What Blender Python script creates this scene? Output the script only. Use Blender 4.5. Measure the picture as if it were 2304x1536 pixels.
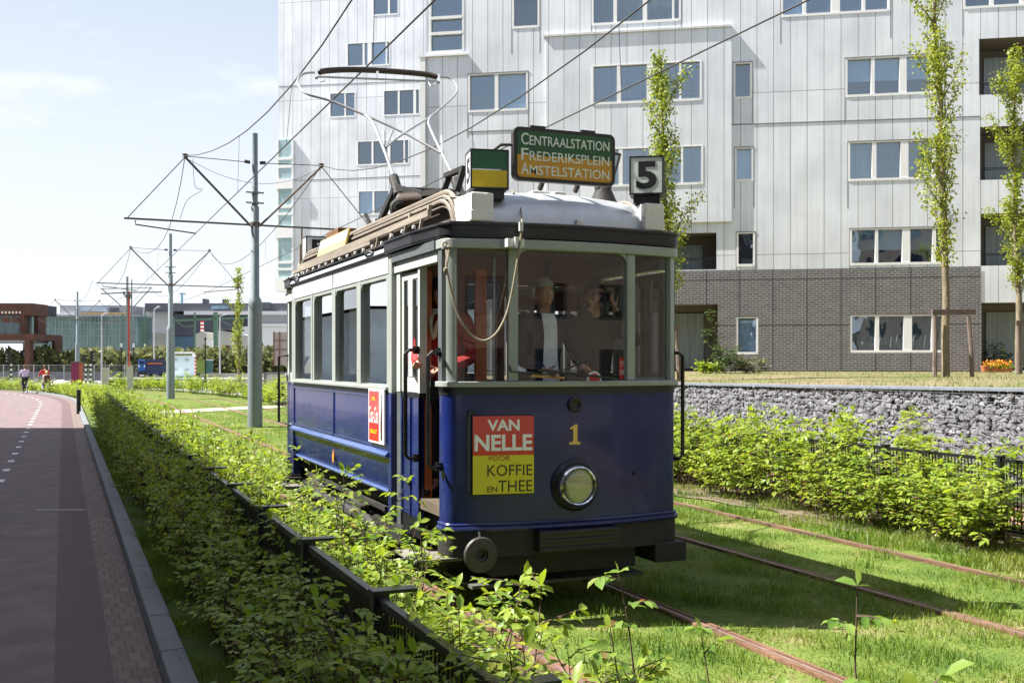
import bpy, bmesh, math, random
import numpy as np
from mathutils import Vector as V, Matrix
rad = math.radians
for _o in list(bpy.data.objects): bpy.data.objects.remove(_o)
SC = bpy.context.scene
COL = SC.collection
random.seed(7); RNG = np.random.default_rng(7)

# ---------------------------------------------------------------- camera
EYE = 1.88                                   # eye height above the rail heads
TH = math.atan(1010 / 2432)                  # the camera looks this far to the right of the track
cam = bpy.data.cameras.new('camera'); camo = bpy.data.objects.new('camera', cam); COL.objects.link(camo)
camo.location = (0, 0, EYE); camo.rotation_euler = (rad(90), 0, -TH)
cam.sensor_width = 36; cam.lens = 38.0; cam.shift_y = 47 / 2304; cam.clip_end = 3000; cam.clip_start = .05
SC.camera = camo

# ---------------------------------------------------------------- sky, sun, exposure
SUN = V((-.72, .325, 1.0)).normalized()
EL = math.asin(SUN.z); AZ = math.atan2(SUN.x, SUN.y)
w = bpy.data.worlds.new('World'); SC.world = w; w.use_nodes = True
nt = w.node_tree; nt.nodes.clear()
def N(tree, typ, **kw):
    n = tree.nodes.new(typ)
    for k, v in kw.items(): setattr(n, k, v)
    return n
L = nt.links.new
sky = N(nt, 'ShaderNodeTexSky', sky_type='NISHITA', sun_disc=False, sun_elevation=EL, sun_rotation=AZ % (2 * math.pi),
        air_density=1.0, dust_density=1.6, ozone_density=1.0)
tc = N(nt, 'ShaderNodeTexCoord')
mp = N(nt, 'ShaderNodeMapping'); mp.inputs['Scale'].default_value = (1.0, 1.0, 3.2)
nz = N(nt, 'ShaderNodeTexNoise'); nz.inputs['Scale'].default_value = 2.3; nz.inputs['Detail'].default_value = 7; nz.inputs['Roughness'].default_value = .55
rp = N(nt, 'ShaderNodeValToRGB'); rp.color_ramp.elements[0].position = .46; rp.color_ramp.elements[1].position = .69
sp = N(nt, 'ShaderNodeSeparateXYZ')
lo = N(nt, 'ShaderNodeMapRange'); lo.inputs['From Min'].default_value = .0; lo.inputs['From Max'].default_value = .5; lo.inputs['To Min'].default_value = .95; lo.inputs['To Max'].default_value = .25
mx = N(nt, 'ShaderNodeMath', operation='MAXIMUM'); ml = N(nt, 'ShaderNodeMath', operation='MULTIPLY'); ml.inputs[1].default_value = .95
mix = N(nt, 'ShaderNodeMix', data_type='RGBA'); mix.inputs[7].default_value = (7.6, 8.0, 8.7, 1)
bg = N(nt, 'ShaderNodeBackground'); bg.inputs['Strength'].default_value = .05
out = N(nt, 'ShaderNodeOutputWorld')
L(tc.outputs['Generated'], mp.inputs['Vector']); L(mp.outputs[0], nz.inputs['Vector']); L(nz.outputs['Fac'], rp.inputs['Fac'])
L(tc.outputs['Generated'], sp.inputs[0]); L(sp.outputs['Z'], lo.inputs['Value']); L(rp.outputs['Color'], ml.inputs[0])
L(ml.outputs[0], mx.inputs[0]); L(lo.outputs[0], mx.inputs[1]); L(mx.outputs[0], mix.inputs[0]); L(sky.outputs[0], mix.inputs[6])
L(mix.outputs[2], bg.inputs['Color']); L(bg.outputs[0], out.inputs[0])
sl = bpy.data.lights.new('sun', 'SUN'); sl.energy = 5.0; sl.angle = rad(.53); sl.color = (1, .965, .9)
slo = bpy.data.objects.new('sun', sl); COL.objects.link(slo); slo.location = (-20, 10, 40)
slo.rotation_euler = SUN.to_track_quat('Z', 'Y').to_euler()
SC.view_settings.view_transform = 'Standard'; SC.view_settings.look = 'None'; SC.view_settings.exposure = 1.5; SC.view_settings.gamma = 1
SC.render.engine = 'CYCLES'; SC.cycles.use_denoising = True; SC.cycles.max_bounces = 8; SC.cycles.transparent_max_bounces = 16
SC.cycles.caustics_reflective = False; SC.cycles.caustics_refractive = False
SC.cycles.sample_clamp_indirect = 6

# ---------------------------------------------------------------- measuring helpers (plan: x across the track, y along it, z up)
RV = V((math.cos(TH), -math.sin(TH), 0)); FV = V((math.sin(TH), math.cos(TH), 0)); CAM = V((0, 0, EYE))
def ray(px, py): return RV * ((px - 1152) / 2432) + FV + V((0, 0, (815 - py) / 2432))
def at_d(px, py, d): return CAM + ray(px, py) * d
def at_g(px, py, h=0): r = ray(px, py); return CAM + r * ((h - EYE) / r.z)
def at_y(px, py, y): r = ray(px, py); return CAM + r * (y / r.y)
def at_x(px, py, x): r = ray(px, py); return CAM + r * (x / r.x)
def at_pl(px, py, p0, n): r = ray(px, py); return CAM + r * ((p0 - CAM).dot(n) / r.dot(n))

# ---------------------------------------------------------------- materials
MATS = {}
def base_mat(name):
    m = bpy.data.materials.new(name); m.use_nodes = True; t = m.node_tree; t.nodes.clear()
    o = N(t, 'ShaderNodeOutputMaterial'); return m, t, o
def pm(name, col, rough=.6, metal=0., var=.18, scale=6., bump=0., bscale=60., spec=.5, coat=0., col2=None, emit=None, stretch=None):
    if name in MATS: return MATS[name]
    m, t, o = base_mat(name); l = t.links.new
    p = N(t, 'ShaderNodeBsdfPrincipled'); tcn = N(t, 'ShaderNodeTexCoord'); vec = tcn.outputs['Object']
    if stretch:
        mpn = N(t, 'ShaderNodeMapping'); mpn.inputs['Scale'].default_value = stretch; l(vec, mpn.inputs[0]); vec = mpn.outputs[0]
    n = N(t, 'ShaderNodeTexNoise'); n.inputs['Scale'].default_value = scale; n.inputs['Detail'].default_value = 6; n.inputs['Roughness'].default_value = .62
    l(vec, n.inputs['Vector'])
    r = N(t, 'ShaderNodeValToRGB'); r.color_ramp.elements[0].position = .3; r.color_ramp.elements[1].position = .72
    c2 = col2 or tuple(min(1, c * (1 + var)) for c in col)
    r.color_ramp.elements[0].color = (*[c * (1 - var) for c in col], 1); r.color_ramp.elements[1].color = (*c2, 1)
    l(n.outputs['Fac'], r.inputs[0]); l(r.outputs[0], p.inputs['Base Color'])
    mr = N(t, 'ShaderNodeMapRange'); mr.inputs['To Min'].default_value = max(0, rough * .75); mr.inputs['To Max'].default_value = min(1, rough * 1.3)
    l(n.outputs['Fac'], mr.inputs['Value']); l(mr.outputs[0], p.inputs['Roughness'])
    p.inputs['Metallic'].default_value = metal; p.inputs['Specular IOR Level'].default_value = spec; p.inputs['Coat Weight'].default_value = coat
    p.inputs['Coat Roughness'].default_value = .06
    if bump:
        b = N(t, 'ShaderNodeBump'); b.inputs['Strength'].default_value = bump; b.inputs['Distance'].default_value = .02
        n2 = N(t, 'ShaderNodeTexNoise'); n2.inputs['Scale'].default_value = bscale; n2.inputs['Detail'].default_value = 4; l(vec, n2.inputs['Vector'])
        l(n2.outputs['Fac'], b.inputs['Height']); l(b.outputs[0], p.inputs['Normal'])
    if emit:
        p.inputs['Emission Color'].default_value = (*emit[0], 1); p.inputs['Emission Strength'].default_value = emit[1]
    l(p.outputs[0], o.inputs[0]); MATS[name] = m; return m
def leaf_mat(name, c1, c2, tr=.45, rough=.45, dead=None, patch=0, patch_mid=(.13, .2, .03)):
    m, t, o = base_mat(name); l = t.links.new
    g = N(t, 'ShaderNodeNewGeometry'); oi = N(t, 'ShaderNodeObjectInfo')
    ad = N(t, 'ShaderNodeMath', operation='ADD'); mu = N(t, 'ShaderNodeMath', operation='MULTIPLY'); mu.inputs[1].default_value = .35
    l(oi.outputs['Random'], mu.inputs[0]); l(mu.outputs[0], ad.inputs[0]); l(g.outputs['Random Per Island'], ad.inputs[1])
    r = N(t, 'ShaderNodeValToRGB'); r.color_ramp.elements[0].color = (*c1, 1); r.color_ramp.elements[1].color = (*c2, 1); r.color_ramp.elements[1].position = 1.0
    md = N(t, 'ShaderNodeMath', operation='MULTIPLY'); md.inputs[1].default_value = .74; l(ad.outputs[0], md.inputs[0]); l(md.outputs[0], r.inputs[0])
    if dead: r.color_ramp.elements[1].position = .9; q = r.color_ramp.elements.new(.95); q.color = (*dead, 1)
    if patch:
        nz2 = N(t, 'ShaderNodeTexNoise'); nz2.inputs['Scale'].default_value = patch; nz2.inputs['Detail'].default_value = 5; nz2.inputs['Roughness'].default_value = .65; tcc = N(t, 'ShaderNodeTexCoord'); l(tcc.outputs['Object'], nz2.inputs['Vector'])
        mm = N(t, 'ShaderNodeMath', operation='MULTIPLY_ADD'); mm.inputs[1].default_value = 2.2; mm.inputs[2].default_value = -.85; l(nz2.outputs['Fac'], mm.inputs[0]); m3 = N(t, 'ShaderNodeMath', operation='MULTIPLY_ADD', use_clamp=True); m3.inputs[1].default_value = .45; l(g.outputs['Random Per Island'], m3.inputs[0]); l(mm.outputs[0], m3.inputs[2]); l(m3.outputs[0], r.inputs[0])
        q = r.color_ramp.elements.new(.45); q.color = (*patch_mid, 1)
    p = N(t, 'ShaderNodeBsdfPrincipled'); p.inputs['Roughness'].default_value = rough; p.inputs['Specular IOR Level'].default_value = .35
    tl = N(t, 'ShaderNodeBsdfTranslucent'); hs = N(t, 'ShaderNodeHueSaturation'); hs.inputs['Value'].default_value = 1.5; hs.inputs['Saturation'].default_value = 1.1; hs.inputs['Hue'].default_value = .485
    ms = N(t, 'ShaderNodeMixShader'); ms.inputs[0].default_value = tr
    l(r.outputs[0], p.inputs['Base Color']); l(r.outputs[0], hs.inputs['Color']); l(hs.outputs[0], tl.inputs['Color'])
    l(p.outputs[0], ms.inputs[1]); l(tl.outputs[0], ms.inputs[2]); l(ms.outputs[0], o.inputs[0]); MATS[name] = m; return m
def glass_mat(name, tint=(.85, .9, .9), ior=1.55, boost=1.6, rough=0.0, refl=(.95, .97, 1), wavy=0.):
    m, t, o = base_mat(name); l = t.links.new
    f = N(t, 'ShaderNodeFresnel'); f.inputs[0].default_value = ior
    mu = N(t, 'ShaderNodeMath', operation='MULTIPLY', use_clamp=True); mu.inputs[1].default_value = boost; l(f.outputs[0], mu.inputs[0])
    tr = N(t, 'ShaderNodeBsdfTransparent'); tr.inputs[0].default_value = (*tint, 1)
    gl = N(t, 'ShaderNodeBsdfGlossy'); gl.inputs['Roughness'].default_value = rough; gl.inputs['Color'].default_value = (*refl, 1)
    if wavy:
        b = N(t, 'ShaderNodeBump'); b.inputs['Strength'].default_value = wavy; b.inputs['Distance'].default_value = .05; n2 = N(t, 'ShaderNodeTexNoise'); n2.inputs['Scale'].default_value = 1.3; tcc = N(t, 'ShaderNodeTexCoord'); l(tcc.outputs['Object'], n2.inputs['Vector']); l(n2.outputs['Fac'], b.inputs['Height']); l(b.outputs[0], gl.inputs['Normal'])
    ms = N(t, 'ShaderNodeMixShader'); l(mu.outputs[0], ms.inputs[0]); l(tr.outputs[0], ms.inputs[1]); l(gl.outputs[0], ms.inputs[2]); l(ms.outputs[0], o.inputs[0])
    MATS[name] = m; return m

# ---------------------------------------------------------------- mesh helpers
class MB:
    def __init__(s): s.v = []; s.f = []; s.mi = []
    def add(s, vs, fs, mi=0):
        b = len(s.v); s.v += [tuple(p) for p in vs]; s.f += [tuple(i + b for i in f) for f in fs]; s.mi += [mi] * len(fs); return s
    def box(s, x0, x1, y0, y1, z0, z1, mi=0):
        return s.add([(x0, y0, z0), (x1, y0, z0), (x1, y1, z0), (x0, y1, z0), (x0, y0, z1), (x1, y0, z1), (x1, y1, z1), (x0, y1, z1)],
                     [(3, 2, 1, 0), (4, 5, 6, 7), (0, 1, 5, 4), (1, 2, 6, 5), (2, 3, 7, 6), (3, 0, 4, 7)], mi)
    def bar(s, p, q, wd, ht, up=(0, 0, 1), mi=0):           # box section bar from p to q
        p = V(p); q = V(q); d = (q - p).normalized(); u = V(up)
        if abs(d.dot(u)) > .98: u = V((1, 0, 0))
        a = d.cross(u).normalized() * wd / 2; b = a.cross(d).normalized() * ht / 2
        return s.add([p - a - b, p + a - b, p + a + b, p - a + b, q - a - b, q + a - b, q + a + b, q - a + b],
                     [(3, 2, 1, 0), (4, 5, 6, 7), (0, 1, 5, 4), (1, 2, 6, 5), (2, 3, 7, 6), (3, 0, 4, 7)], mi)
    def tube(s, pts, r, n=8, mi=0, cap=True):
        pts = [V(p) for p in pts]; k = len(pts); rs = r if isinstance(r, (list, tuple)) else [r] * k
        vs = []; u = None
        for i, p in enumerate(pts):
            d = (pts[min(i + 1, k - 1)] - pts[max(i - 1, 0)])
            if d.length < 1e-9: d = V((0, 0, 1))
            d.normalize()
            if u is None: u = d.orthogonal().normalized()
            u = (u - d * u.dot(d))
            u = u.normalized() if u.length > 1e-6 else d.orthogonal().normalized()
            w2 = d.cross(u)
            for j in range(n):
                a = 2 * math.pi * j / n; vs.append(p + (u * math.cos(a) + w2 * math.sin(a)) * rs[i])
        fs = [(i * n + j, i * n + (j + 1) % n, (i + 1) * n + (j + 1) % n, (i + 1) * n + j) for i in range(k - 1) for j in range(n)]
        if cap: fs += [tuple(reversed(range(n))), tuple(range((k - 1) * n, k * n))]
        return s.add(vs, fs, mi)
    def cyl(s, p, q, r, r2=None, n=12, mi=0): return s.tube([p, q], [r, r if r2 is None else r2], n, mi)
    def lathe(s, prof, c, axis=(0, 0, 1), n=20, mi=0):       # prof: (radius, distance along the axis)
        ax = V(axis).normalized(); u = ax.orthogonal().normalized(); w2 = ax.cross(u); c = V(c); vs = []
        for r, h in prof:
            for j in range(n):
                a = 2 * math.pi * j / n; vs.append(c + ax * h + (u * math.cos(a) + w2 * math.sin(a)) * max(r, 1e-4))
        k = len(prof)
        fs = [(i * n + j, i * n + (j + 1) % n, (i + 1) * n + (j + 1) % n, (i + 1) * n + j) for i in range(k - 1) for j in range(n)]
        return s.add(vs, fs + [tuple(reversed(range(n))), tuple(range((k - 1) * n, k * n))], mi)
    def prism(s, poly, vec, mi=0):                            # closed polygon of 3D points swept by vec
        n = len(poly); vec = V(vec); a = [V(p) for p in poly]
        return s.add(a + [p + vec for p in a], [tuple(reversed(range(n))), tuple(range(n, 2 * n))] + [(i, (i + 1) % n, n + (i + 1) % n, n + i) for i in range(n)], mi)
    def sheet(s, rows, mi=0):
        n = len(rows[0]); vs = [p for r in rows for p in r]
        return s.add(vs, [(i * n + j, i * n + j + 1, (i + 1) * n + j + 1, (i + 1) * n + j) for i in range(len(rows) - 1) for j in range(n - 1)], mi)
    def strip(s, line, off0, off1, z0, z1, mi=0):             # wall following a plan polyline: outer offset off0, inner off1, from z0 to z1
        n = len(line); nr = []
        for i in range(n):
            d = V(line[min(i + 1, n - 1)]) - V(line[max(i - 1, 0)]); nr.append(V((d.y, -d.x, 0)).normalized())
        o = [V(line[i]) + nr[i] * off0 for i in range(n)]; q = [V(line[i]) + nr[i] * off1 for i in range(n)]
        vs = []
        for i in range(n): vs += [(o[i].x, o[i].y, z0), (o[i].x, o[i].y, z1), (q[i].x, q[i].y, z1), (q[i].x, q[i].y, z0)]
        fs = [(4 * i + j, 4 * i + (j + 1) % 4, 4 * i + 4 + (j + 1) % 4, 4 * i + 4 + j) for i in range(n - 1) for j in range(4)]
        fs += [(0, 1, 2, 3), (4 * n - 1, 4 * n - 2, 4 * n - 3, 4 * n - 4)]
        return s.add(vs, fs, mi)
    def build(s, name, mats, parent=None, smooth=35, bevel=0, recalc=True):
        me = bpy.data.meshes.new(name); me.from_pydata(s.v, [], s.f)
        ms = mats if isinstance(mats, (list, tuple)) else [mats]
        for m in ms: me.materials.append(m)
        if len(ms) > 1: me.polygons.foreach_set('material_index', s.mi)
        if recalc:
            b = bmesh.new(); b.from_mesh(me); bmesh.ops.recalc_face_normals(b, faces=b.faces); b.to_mesh(me); b.free()
        if smooth: me.shade_smooth(); me.set_sharp_from_angle(angle=rad(smooth))
        o = bpy.data.objects.new(name, me); COL.objects.link(o)
        if parent is not None: o.parent = parent
        if bevel:
            bm = o.modifiers.new('bevel', 'BEVEL'); bm.width = bevel; bm.segments = 2; bm.limit_method = 'ANGLE'; bm.harden_normals = False
        return o
def tag(o, label=None, cat=None, group=None, kind=None):
    if label: o['label'] = label
    if cat: o['category'] = cat
    if group: o['group'] = group
    if kind: o['kind'] = kind
    return o
def thing(name, label, cat, loc=(0, 0, 0), rz=0, group=None):
    o = bpy.data.objects.new(name, None); o.empty_display_size = .2; COL.objects.link(o); o.location = loc; o.rotation_euler = (0, 0, rz)
    return tag(o, label, cat, group)
def dup(root, loc, rz=0, label=None, sc=None):
    r = root.copy(); COL.objects.link(r); r.location = loc; r.rotation_euler = (0, 0, rz)
    if label: r['label'] = label
    if sc: r.scale = sc
    for ch in list(root.children):
        c = ch.copy(); COL.objects.link(c); c.parent = r
        for g in list(ch.children):
            d = g.copy(); COL.objects.link(d); d.parent = c
    return r
def fast_mesh(name, verts, faces, mat, parent=None, smooth=False):   # numpy arrays: verts (n,3), faces (m,k)
    me = bpy.data.meshes.new(name); nv = len(verts); nf, k = faces.shape
    me.vertices.add(nv); me.vertices.foreach_set('co', np.asarray(verts, np.float32).ravel())
    me.loops.add(nf * k); me.loops.foreach_set('vertex_index', faces.astype(np.int32).ravel())
    me.polygons.add(nf); me.polygons.foreach_set('loop_start', np.arange(0, nf * k, k, dtype=np.int32)); me.polygons.foreach_set('loop_total', np.full(nf, k, np.int32))
    for m in (mat if isinstance(mat, list) else [mat]): me.materials.append(m)
    me.update(calc_edges=True)
    if smooth: me.shade_smooth()
    o = bpy.data.objects.new(name, me); COL.objects.link(o)
    if parent is not None: o.parent = parent
    return o
def fit_text(lines, name, mat, origin, ex, ez, parent=None, depth=.004, bold=0., shear=0.):
    """lettering: lines = (text, x0, x1, z0, z1) boxes in the sign's own plane (ex to the right, ez up)"""
    vs = []; fs = []; ex = V(ex).normalized(); ez = V(ez).normalized(); en = ex.cross(ez); origin = V(origin)
    for txt, x0, x1, z0, z1 in lines:
        cu = bpy.data.curves.new('lettering', 'FONT'); cu.body = txt; cu.extrude = .02; cu.offset = bold; cu.shear = shear; cu.resolution_u = 3
        o = bpy.data.objects.new('lettering', cu); COL.objects.link(o); bpy.context.view_layer.update()
        me = bpy.data.meshes.new_from_object(o.evaluated_get(bpy.context.evaluated_depsgraph_get()))
        c = np.array([v.co[:] for v in me.vertices]); a = c.min(0); b = c.max(0); bse = len(vs)
        for q in c:
            x = x0 + (q[0] - a[0]) / (b[0] - a[0]) * (x1 - x0); z = z0 + (q[1] - a[1]) / (b[1] - a[1]) * (z1 - z0); d = (q[2] - a[2]) / (b[2] - a[2]) * depth
            vs.append(origin + ex * x + ez * z + en * d)
        fs += [tuple(i + bse for i in p.vertices) for p in me.polygons]
        bpy.data.objects.remove(o); bpy.data.curves.remove(cu); bpy.data.meshes.remove(me)
    mb = MB(); mb.add(vs, fs); return mb.build(name, mat, parent, smooth=0, recalc=False)

# ================================================================ GROUND, ROAD, RAILS
def tri(*a): return a
asphalt = pm('asphalt_red', (.175, .128, .132), .9, var=.3, scale=2.4, bump=.35, bscale=180, spec=.3)
asphalt2 = pm('asphalt_edge', (.125, .083, .087), .9, var=.2, scale=2.0, bump=.4, bscale=160, spec=.3)
paint = pm('road_paint', (.72, .7, .68), .7, var=.12, scale=9)
kerbm = pm('kerb_stone', (.165, .175, .19), .85, var=.18, scale=5, bump=.3, bscale=70)
concrete = pm('concrete', (.46, .44, .4), .85, var=.14, scale=2.2, bump=.25, bscale=40)
def gmat(name, ca, cb, cc, sc=.9):
    m, t, o = base_mat(name); l = t.links.new; c = N(t, 'ShaderNodeTexCoord'); p = N(t, 'ShaderNodeBsdfPrincipled'); p.inputs['Roughness'].default_value = .95; p.inputs['Specular IOR Level'].default_value = .15
    n1 = N(t, 'ShaderNodeTexNoise'); n1.inputs['Scale'].default_value = sc; n1.inputs['Detail'].default_value = 8; n1.inputs['Roughness'].default_value = .7
    n2 = N(t, 'ShaderNodeTexNoise'); n2.inputs['Scale'].default_value = sc * 14; n2.inputs['Detail'].default_value = 5
    r = N(t, 'ShaderNodeValToRGB'); e = r.color_ramp.elements; e[0].position = .36; e[0].color = (*ca, 1); e[1].position = .7; e[1].color = (*cc, 1); q = e.new(.55); q.color = (*cb, 1)
    ad = N(t, 'ShaderNodeMath', operation='MULTIPLY_ADD'); ad.inputs[1].default_value = .35; 
    l(c.outputs['Object'], n1.inputs['Vector']); l(c.outputs['Object'], n2.inputs['Vector']); l(n2.outputs['Fac'], ad.inputs[0])
    sb = N(t, 'ShaderNodeMath', operation='SUBTRACT'); sb.inputs[1].default_value = .17; l(n1.outputs['Fac'], sb.inputs[0]); l(sb.outputs[0], ad.inputs[2]); l(ad.outputs[0], r.inputs[0]); l(r.outputs[0], p.inputs['Base Color'])
    b = N(t, 'ShaderNodeBump'); b.inputs['Strength'].default_value = .8; b.inputs['Distance'].default_value = .04; n3 = N(t, 'ShaderNodeTexNoise'); n3.inputs['Scale'].default_value = sc * 40; l(c.outputs['Object'], n3.inputs['Vector']); l(n3.outputs['Fac'], b.inputs['Height']); l(b.outputs[0], p.inputs['Normal'])
    l(p.outputs[0], o.inputs[0]); MATS[name] = m; return m
turf = gmat('turf', (.07, .12, .02), (.13, .175, .035), (.24, .205, .1))
lawn_m = gmat('dry_lawn', (.11, .14, .04), (.19, .16, .09), (.24, .175, .12), .4)
earth = gmat('earth', (.16, .12, .085), (.23, .18, .13), (.3, .24, .18), 1.5)
farg = gmat('far_ground', (.22, .21, .19), (.28, .27, .25), (.2, .22, .12), .06)

def bend(y): return -max(0., y - 52.) ** 2 / 190.        # the street and the track swing left in the distance
def ribbon(name, x0, x1, z, mat, ya=-12., yb=110., step=2., fx=bend, top=None):
    mb = MB(); ys = list(np.arange(ya, yb + .01, step)); mb.sheet([[(x0 + fx(y), y, z), (x1 + fx(y), y, z)] for y in ys])
    return tag(mb.build(name, mat, smooth=0), kind='structure')
mb = MB(); mb.sheet([[(x, y, -.06) for x in (-900, -300, -60, 60, 300, 900)] for y in (-200, -30, 60, 300, 1500)])
tag(mb.build('ground', farg, smooth=0), kind='structure')
ribbon('grass_ground', .6, 10.2, -.012, turf, -12, 96)
ribbon('footpath', 9.75, 11.4, .004, pm('red_brick_path', (.33, .17, .13), .9, var=.25, scale=7, bump=.3), -12, 44, fx=lambda y: 0)
ribbon('road', -4.6, -.05, 0., asphalt, yb=130)
ribbon('road_edge', -.05, .28, 0., asphalt2, yb=130)
ribbon('pavement', -8.3, -4.6, .06, pm('grey_pavers', (.3, .28, .27), .9, var=.15, scale=3, bump=.3), yb=130)
# gutter of clay bricks: a real brick pattern in the shader
def brick_mat(name, c1, c2, mort, bw, bh, ms, axes='xy', off=.5, rough=.85, bump=.4, extra=None, freq=2):
    m, t, o = base_mat(name); l = t.links.new; c = N(t, 'ShaderNodeTexCoord'); s = N(t, 'ShaderNodeSeparateXYZ'); k = N(t, 'ShaderNodeCombineXYZ'); p = N(t, 'ShaderNodeBsdfPrincipled')
    l(c.outputs['Object'], s.inputs[0]); l(s.outputs[axes[0].upper()], k.inputs[0]); l(s.outputs[axes[1].upper()], k.inputs[1])
    b = N(t, 'ShaderNodeTexBrick'); b.offset = off; b.offset_frequency = freq; b.inputs['Scale'].default_value = 1; b.inputs['Brick Width'].default_value = bw; b.inputs['Row Height'].default_value = bh; b.inputs['Mortar Size'].default_value = ms
    b.inputs['Mortar Smooth'].default_value = .1; b.inputs['Color1'].default_value = (*c1, 1); b.inputs['Color2'].default_value = (*c2, 1); b.inputs['Mortar'].default_value = (*mort, 1)
    l(k.outputs[0], b.inputs['Vector']); n = N(t, 'ShaderNodeTexNoise'); n.inputs['Scale'].default_value = 3; n.inputs['Detail'].default_value = 6; l(c.outputs['Object'], n.inputs['Vector'])
    mr = N(t, 'ShaderNodeMapRange'); mr.inputs['To Min'].default_value = .72; mr.inputs['To Max'].default_value = 1.28; l(n.outputs['Fac'], mr.inputs['Value'])
    hs = N(t, 'ShaderNodeHueSaturation'); l(mr.outputs[0], hs.inputs['Value']); l(b.outputs['Color'], hs.inputs['Color']); col = hs.outputs[0]
    if extra:                                             # wider joints of the larger panels
        b2 = N(t, 'ShaderNodeTexBrick'); b2.offset = 0; b2.inputs['Scale'].default_value = 1; b2.inputs['Brick Width'].default_value = extra[0]; b2.inputs['Row Height'].default_value = extra[1]; b2.inputs['Mortar Size'].default_value = extra[2]
        b2.inputs['Color1'].default_value = b2.inputs['Color2'].default_value = (1, 1, 1, 1); b2.inputs['Mortar'].default_value = (.35, .35, .36, 1); l(k.outputs[0], b2.inputs['Vector'])
        mm = N(t, 'ShaderNodeMix', data_type='RGBA', blend_type='MULTIPLY'); mm.inputs[0].default_value = 1; l(col, mm.inputs[6]); l(b2.outputs['Color'], mm.inputs[7]); col = mm.outputs[2]
    l(col, p.inputs['Base Color']); p.inputs['Roughness'].default_value = rough
    bp = N(t, 'ShaderNodeBump'); bp.inputs['Strength'].default_value = bump; bp.inputs['Distance'].default_value = .01; bp.invert = True; l(b.outputs['Fac'], bp.inputs['Height']); l(bp.outputs[0], p.inputs['Normal'])
    l(p.outputs[0], o.inputs[0]); MATS[name] = m; return m
ribbon('gutter', .28, .54, .003, brick_mat('gutter_brick', (.145, .1, .09), (.195, .14, .125), (.1, .085, .075), .085, .2, .008), yb=130, step=1)
# kerb of separate stones, one metre each, with open joints
mb = MB(); y = -6.
while y < 75:
    a, b = bend(y), bend(y + 1); mb.add([(.54 + a, y + .006, -.1), (.7 + a, y + .006, -.1), (.7 + b, y + .99, -.1), (.54 + b, y + .99, -.1), (.553 + a, y + .006, .1), (.7 + a, y + .006, .105), (.7 + b, y + .99, .105), (.553 + b, y + .99, .1)],
        [(3, 2, 1, 0), (4, 5, 6, 7), (0, 1, 5, 4), (1, 2, 6, 5), (2, 3, 7, 6), (3, 0, 4, 7)]); y += 1.
tag(mb.build('kerb', kerbm, smooth=0, bevel=.012), kind='structure')
mb = MB(); y = 5.8
while y < 78:
    mb.sheet([[(-.97 + bend(y), y, .005), (-.86 + bend(y), y, .005)], [(-.97 + bend(y + .42), y + .42, .005), (-.86 + bend(y + .42), y + .42, .005)]]); y += 1.85 if y < 45 else 2.6
tag(mb.build('road_marking', paint, smooth=0), kind='structure')
mb = MB(); a = at_g(80, 1147); b = at_g(192, 1147); mb.add([(a.x, a.y - .05, .005), (b.x, b.y - .05, .005), (b.x, b.y + .06, .005), (a.x, a.y + .06, .005)], [(0, 1, 2, 3)])
tag(mb.build('worn_road_marking', pm('worn_paint', (.34, .31, .31), .9, var=.4, scale=40), smooth=0), kind='structure')
mb = MB(); mb.sheet([[(3.2, 41.3, 0), (3.2, 44., 0)], [(6.5, 44.0, 0), (6.5, 46.4, 0)], [(10.2, 46.8, 0), (10.2, 49, 0)]]); tag(mb.build('path', pm('pale_path', (.5, .46, .42), .9, var=.1, scale=2, bump=.2), smooth=0), kind='structure')
mb = MB(); mb.sheet([[(8.15 + .12 * math.sin(y * 2.3) + .08 * math.sin(y * 5.1), y, .004), (10, y, .004)] for y in np.arange(-2, 40, .25)]); tag(mb.build('hedge_bed', earth, smooth=0), kind='structure')
mb = MB(); mb.sheet([[(.7, y, .03), (1.9 + .14 * math.sin(y * 1.7) + .08 * math.sin(y * 4.3), y, .03)] for y in np.arange(-2, 42, .25)]); tag(mb.build('verge', gmat('verge_soil', (.06, .12, .025), (.1, .14, .04), (.14, .11, .07), 1.4), smooth=0), kind='structure')
rust = pm('rusty_rail', (.15, .075, .045), .8, metal=.1, var=.4, scale=7, bump=.6, bscale=50, col2=(.29, .15, .095), stretch=(1, .25, 1))
RAILS = (2.81, 4.22, 6.12, 7.56)
rl = ('rusty grooved rail nearest the hedge and fence', 'rusty grooved rail running out from under the middle of the tram', 'rusty rail on the right of the tram, partly in its shadow', 'rusty rail nearest the gabion wall, half sunk in grass')
for k, x in enumerate(RAILS):
    mb = MB(); ys = list(np.arange(-6, 104, 2.))
    for dx0, dx1, z0, z1 in ((-.05, .012, -.05, .018), (.045, .075, -.05, .012), (.012, .045, -.05, -.008)):
        pr = [(dx0, z0), (dx0, z1), (dx1, z1), (dx1, z0)]
        vs = []; fs = []
        for i, y in enumerate(ys):
            for px, pz in pr: vs.append((x + px + bend(y), y, pz + (0 if k < 2 else -.004)))
        for i in range(len(ys) - 1): fs += [(4 * i + j, 4 * i + (j + 1) % 4, 4 * i + 4 + (j + 1) % 4, 4 * i + 4 + j) for j in range(4)]
        mb.add(vs, fs)
    hd_ = [(x - .03 + bend(y), y, (.0205 if k < 2 else .0165)) for y in ys]; mb.sheet([[p, (p[0] + .028, p[1], p[2])] for p in hd_], 1)
    tag(mb.build('rail', [rust, pm('rail_head', (.3, .21, .17), .5, metal=.5, var=.3, scale=9)], smooth=0), rl[k], 'rail', 'tram rails set in the grass')

g = np.random.default_rng(77); n = 170; y_ = 4 + 26 * g.random(n) ** 1.4; P_ = np.c_[np.where(g.random(n) < .75, g.uniform(.36, .54, n), g.uniform(-3, .4, n)), y_, np.full(n, .012)]
LITTER = P_
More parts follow.
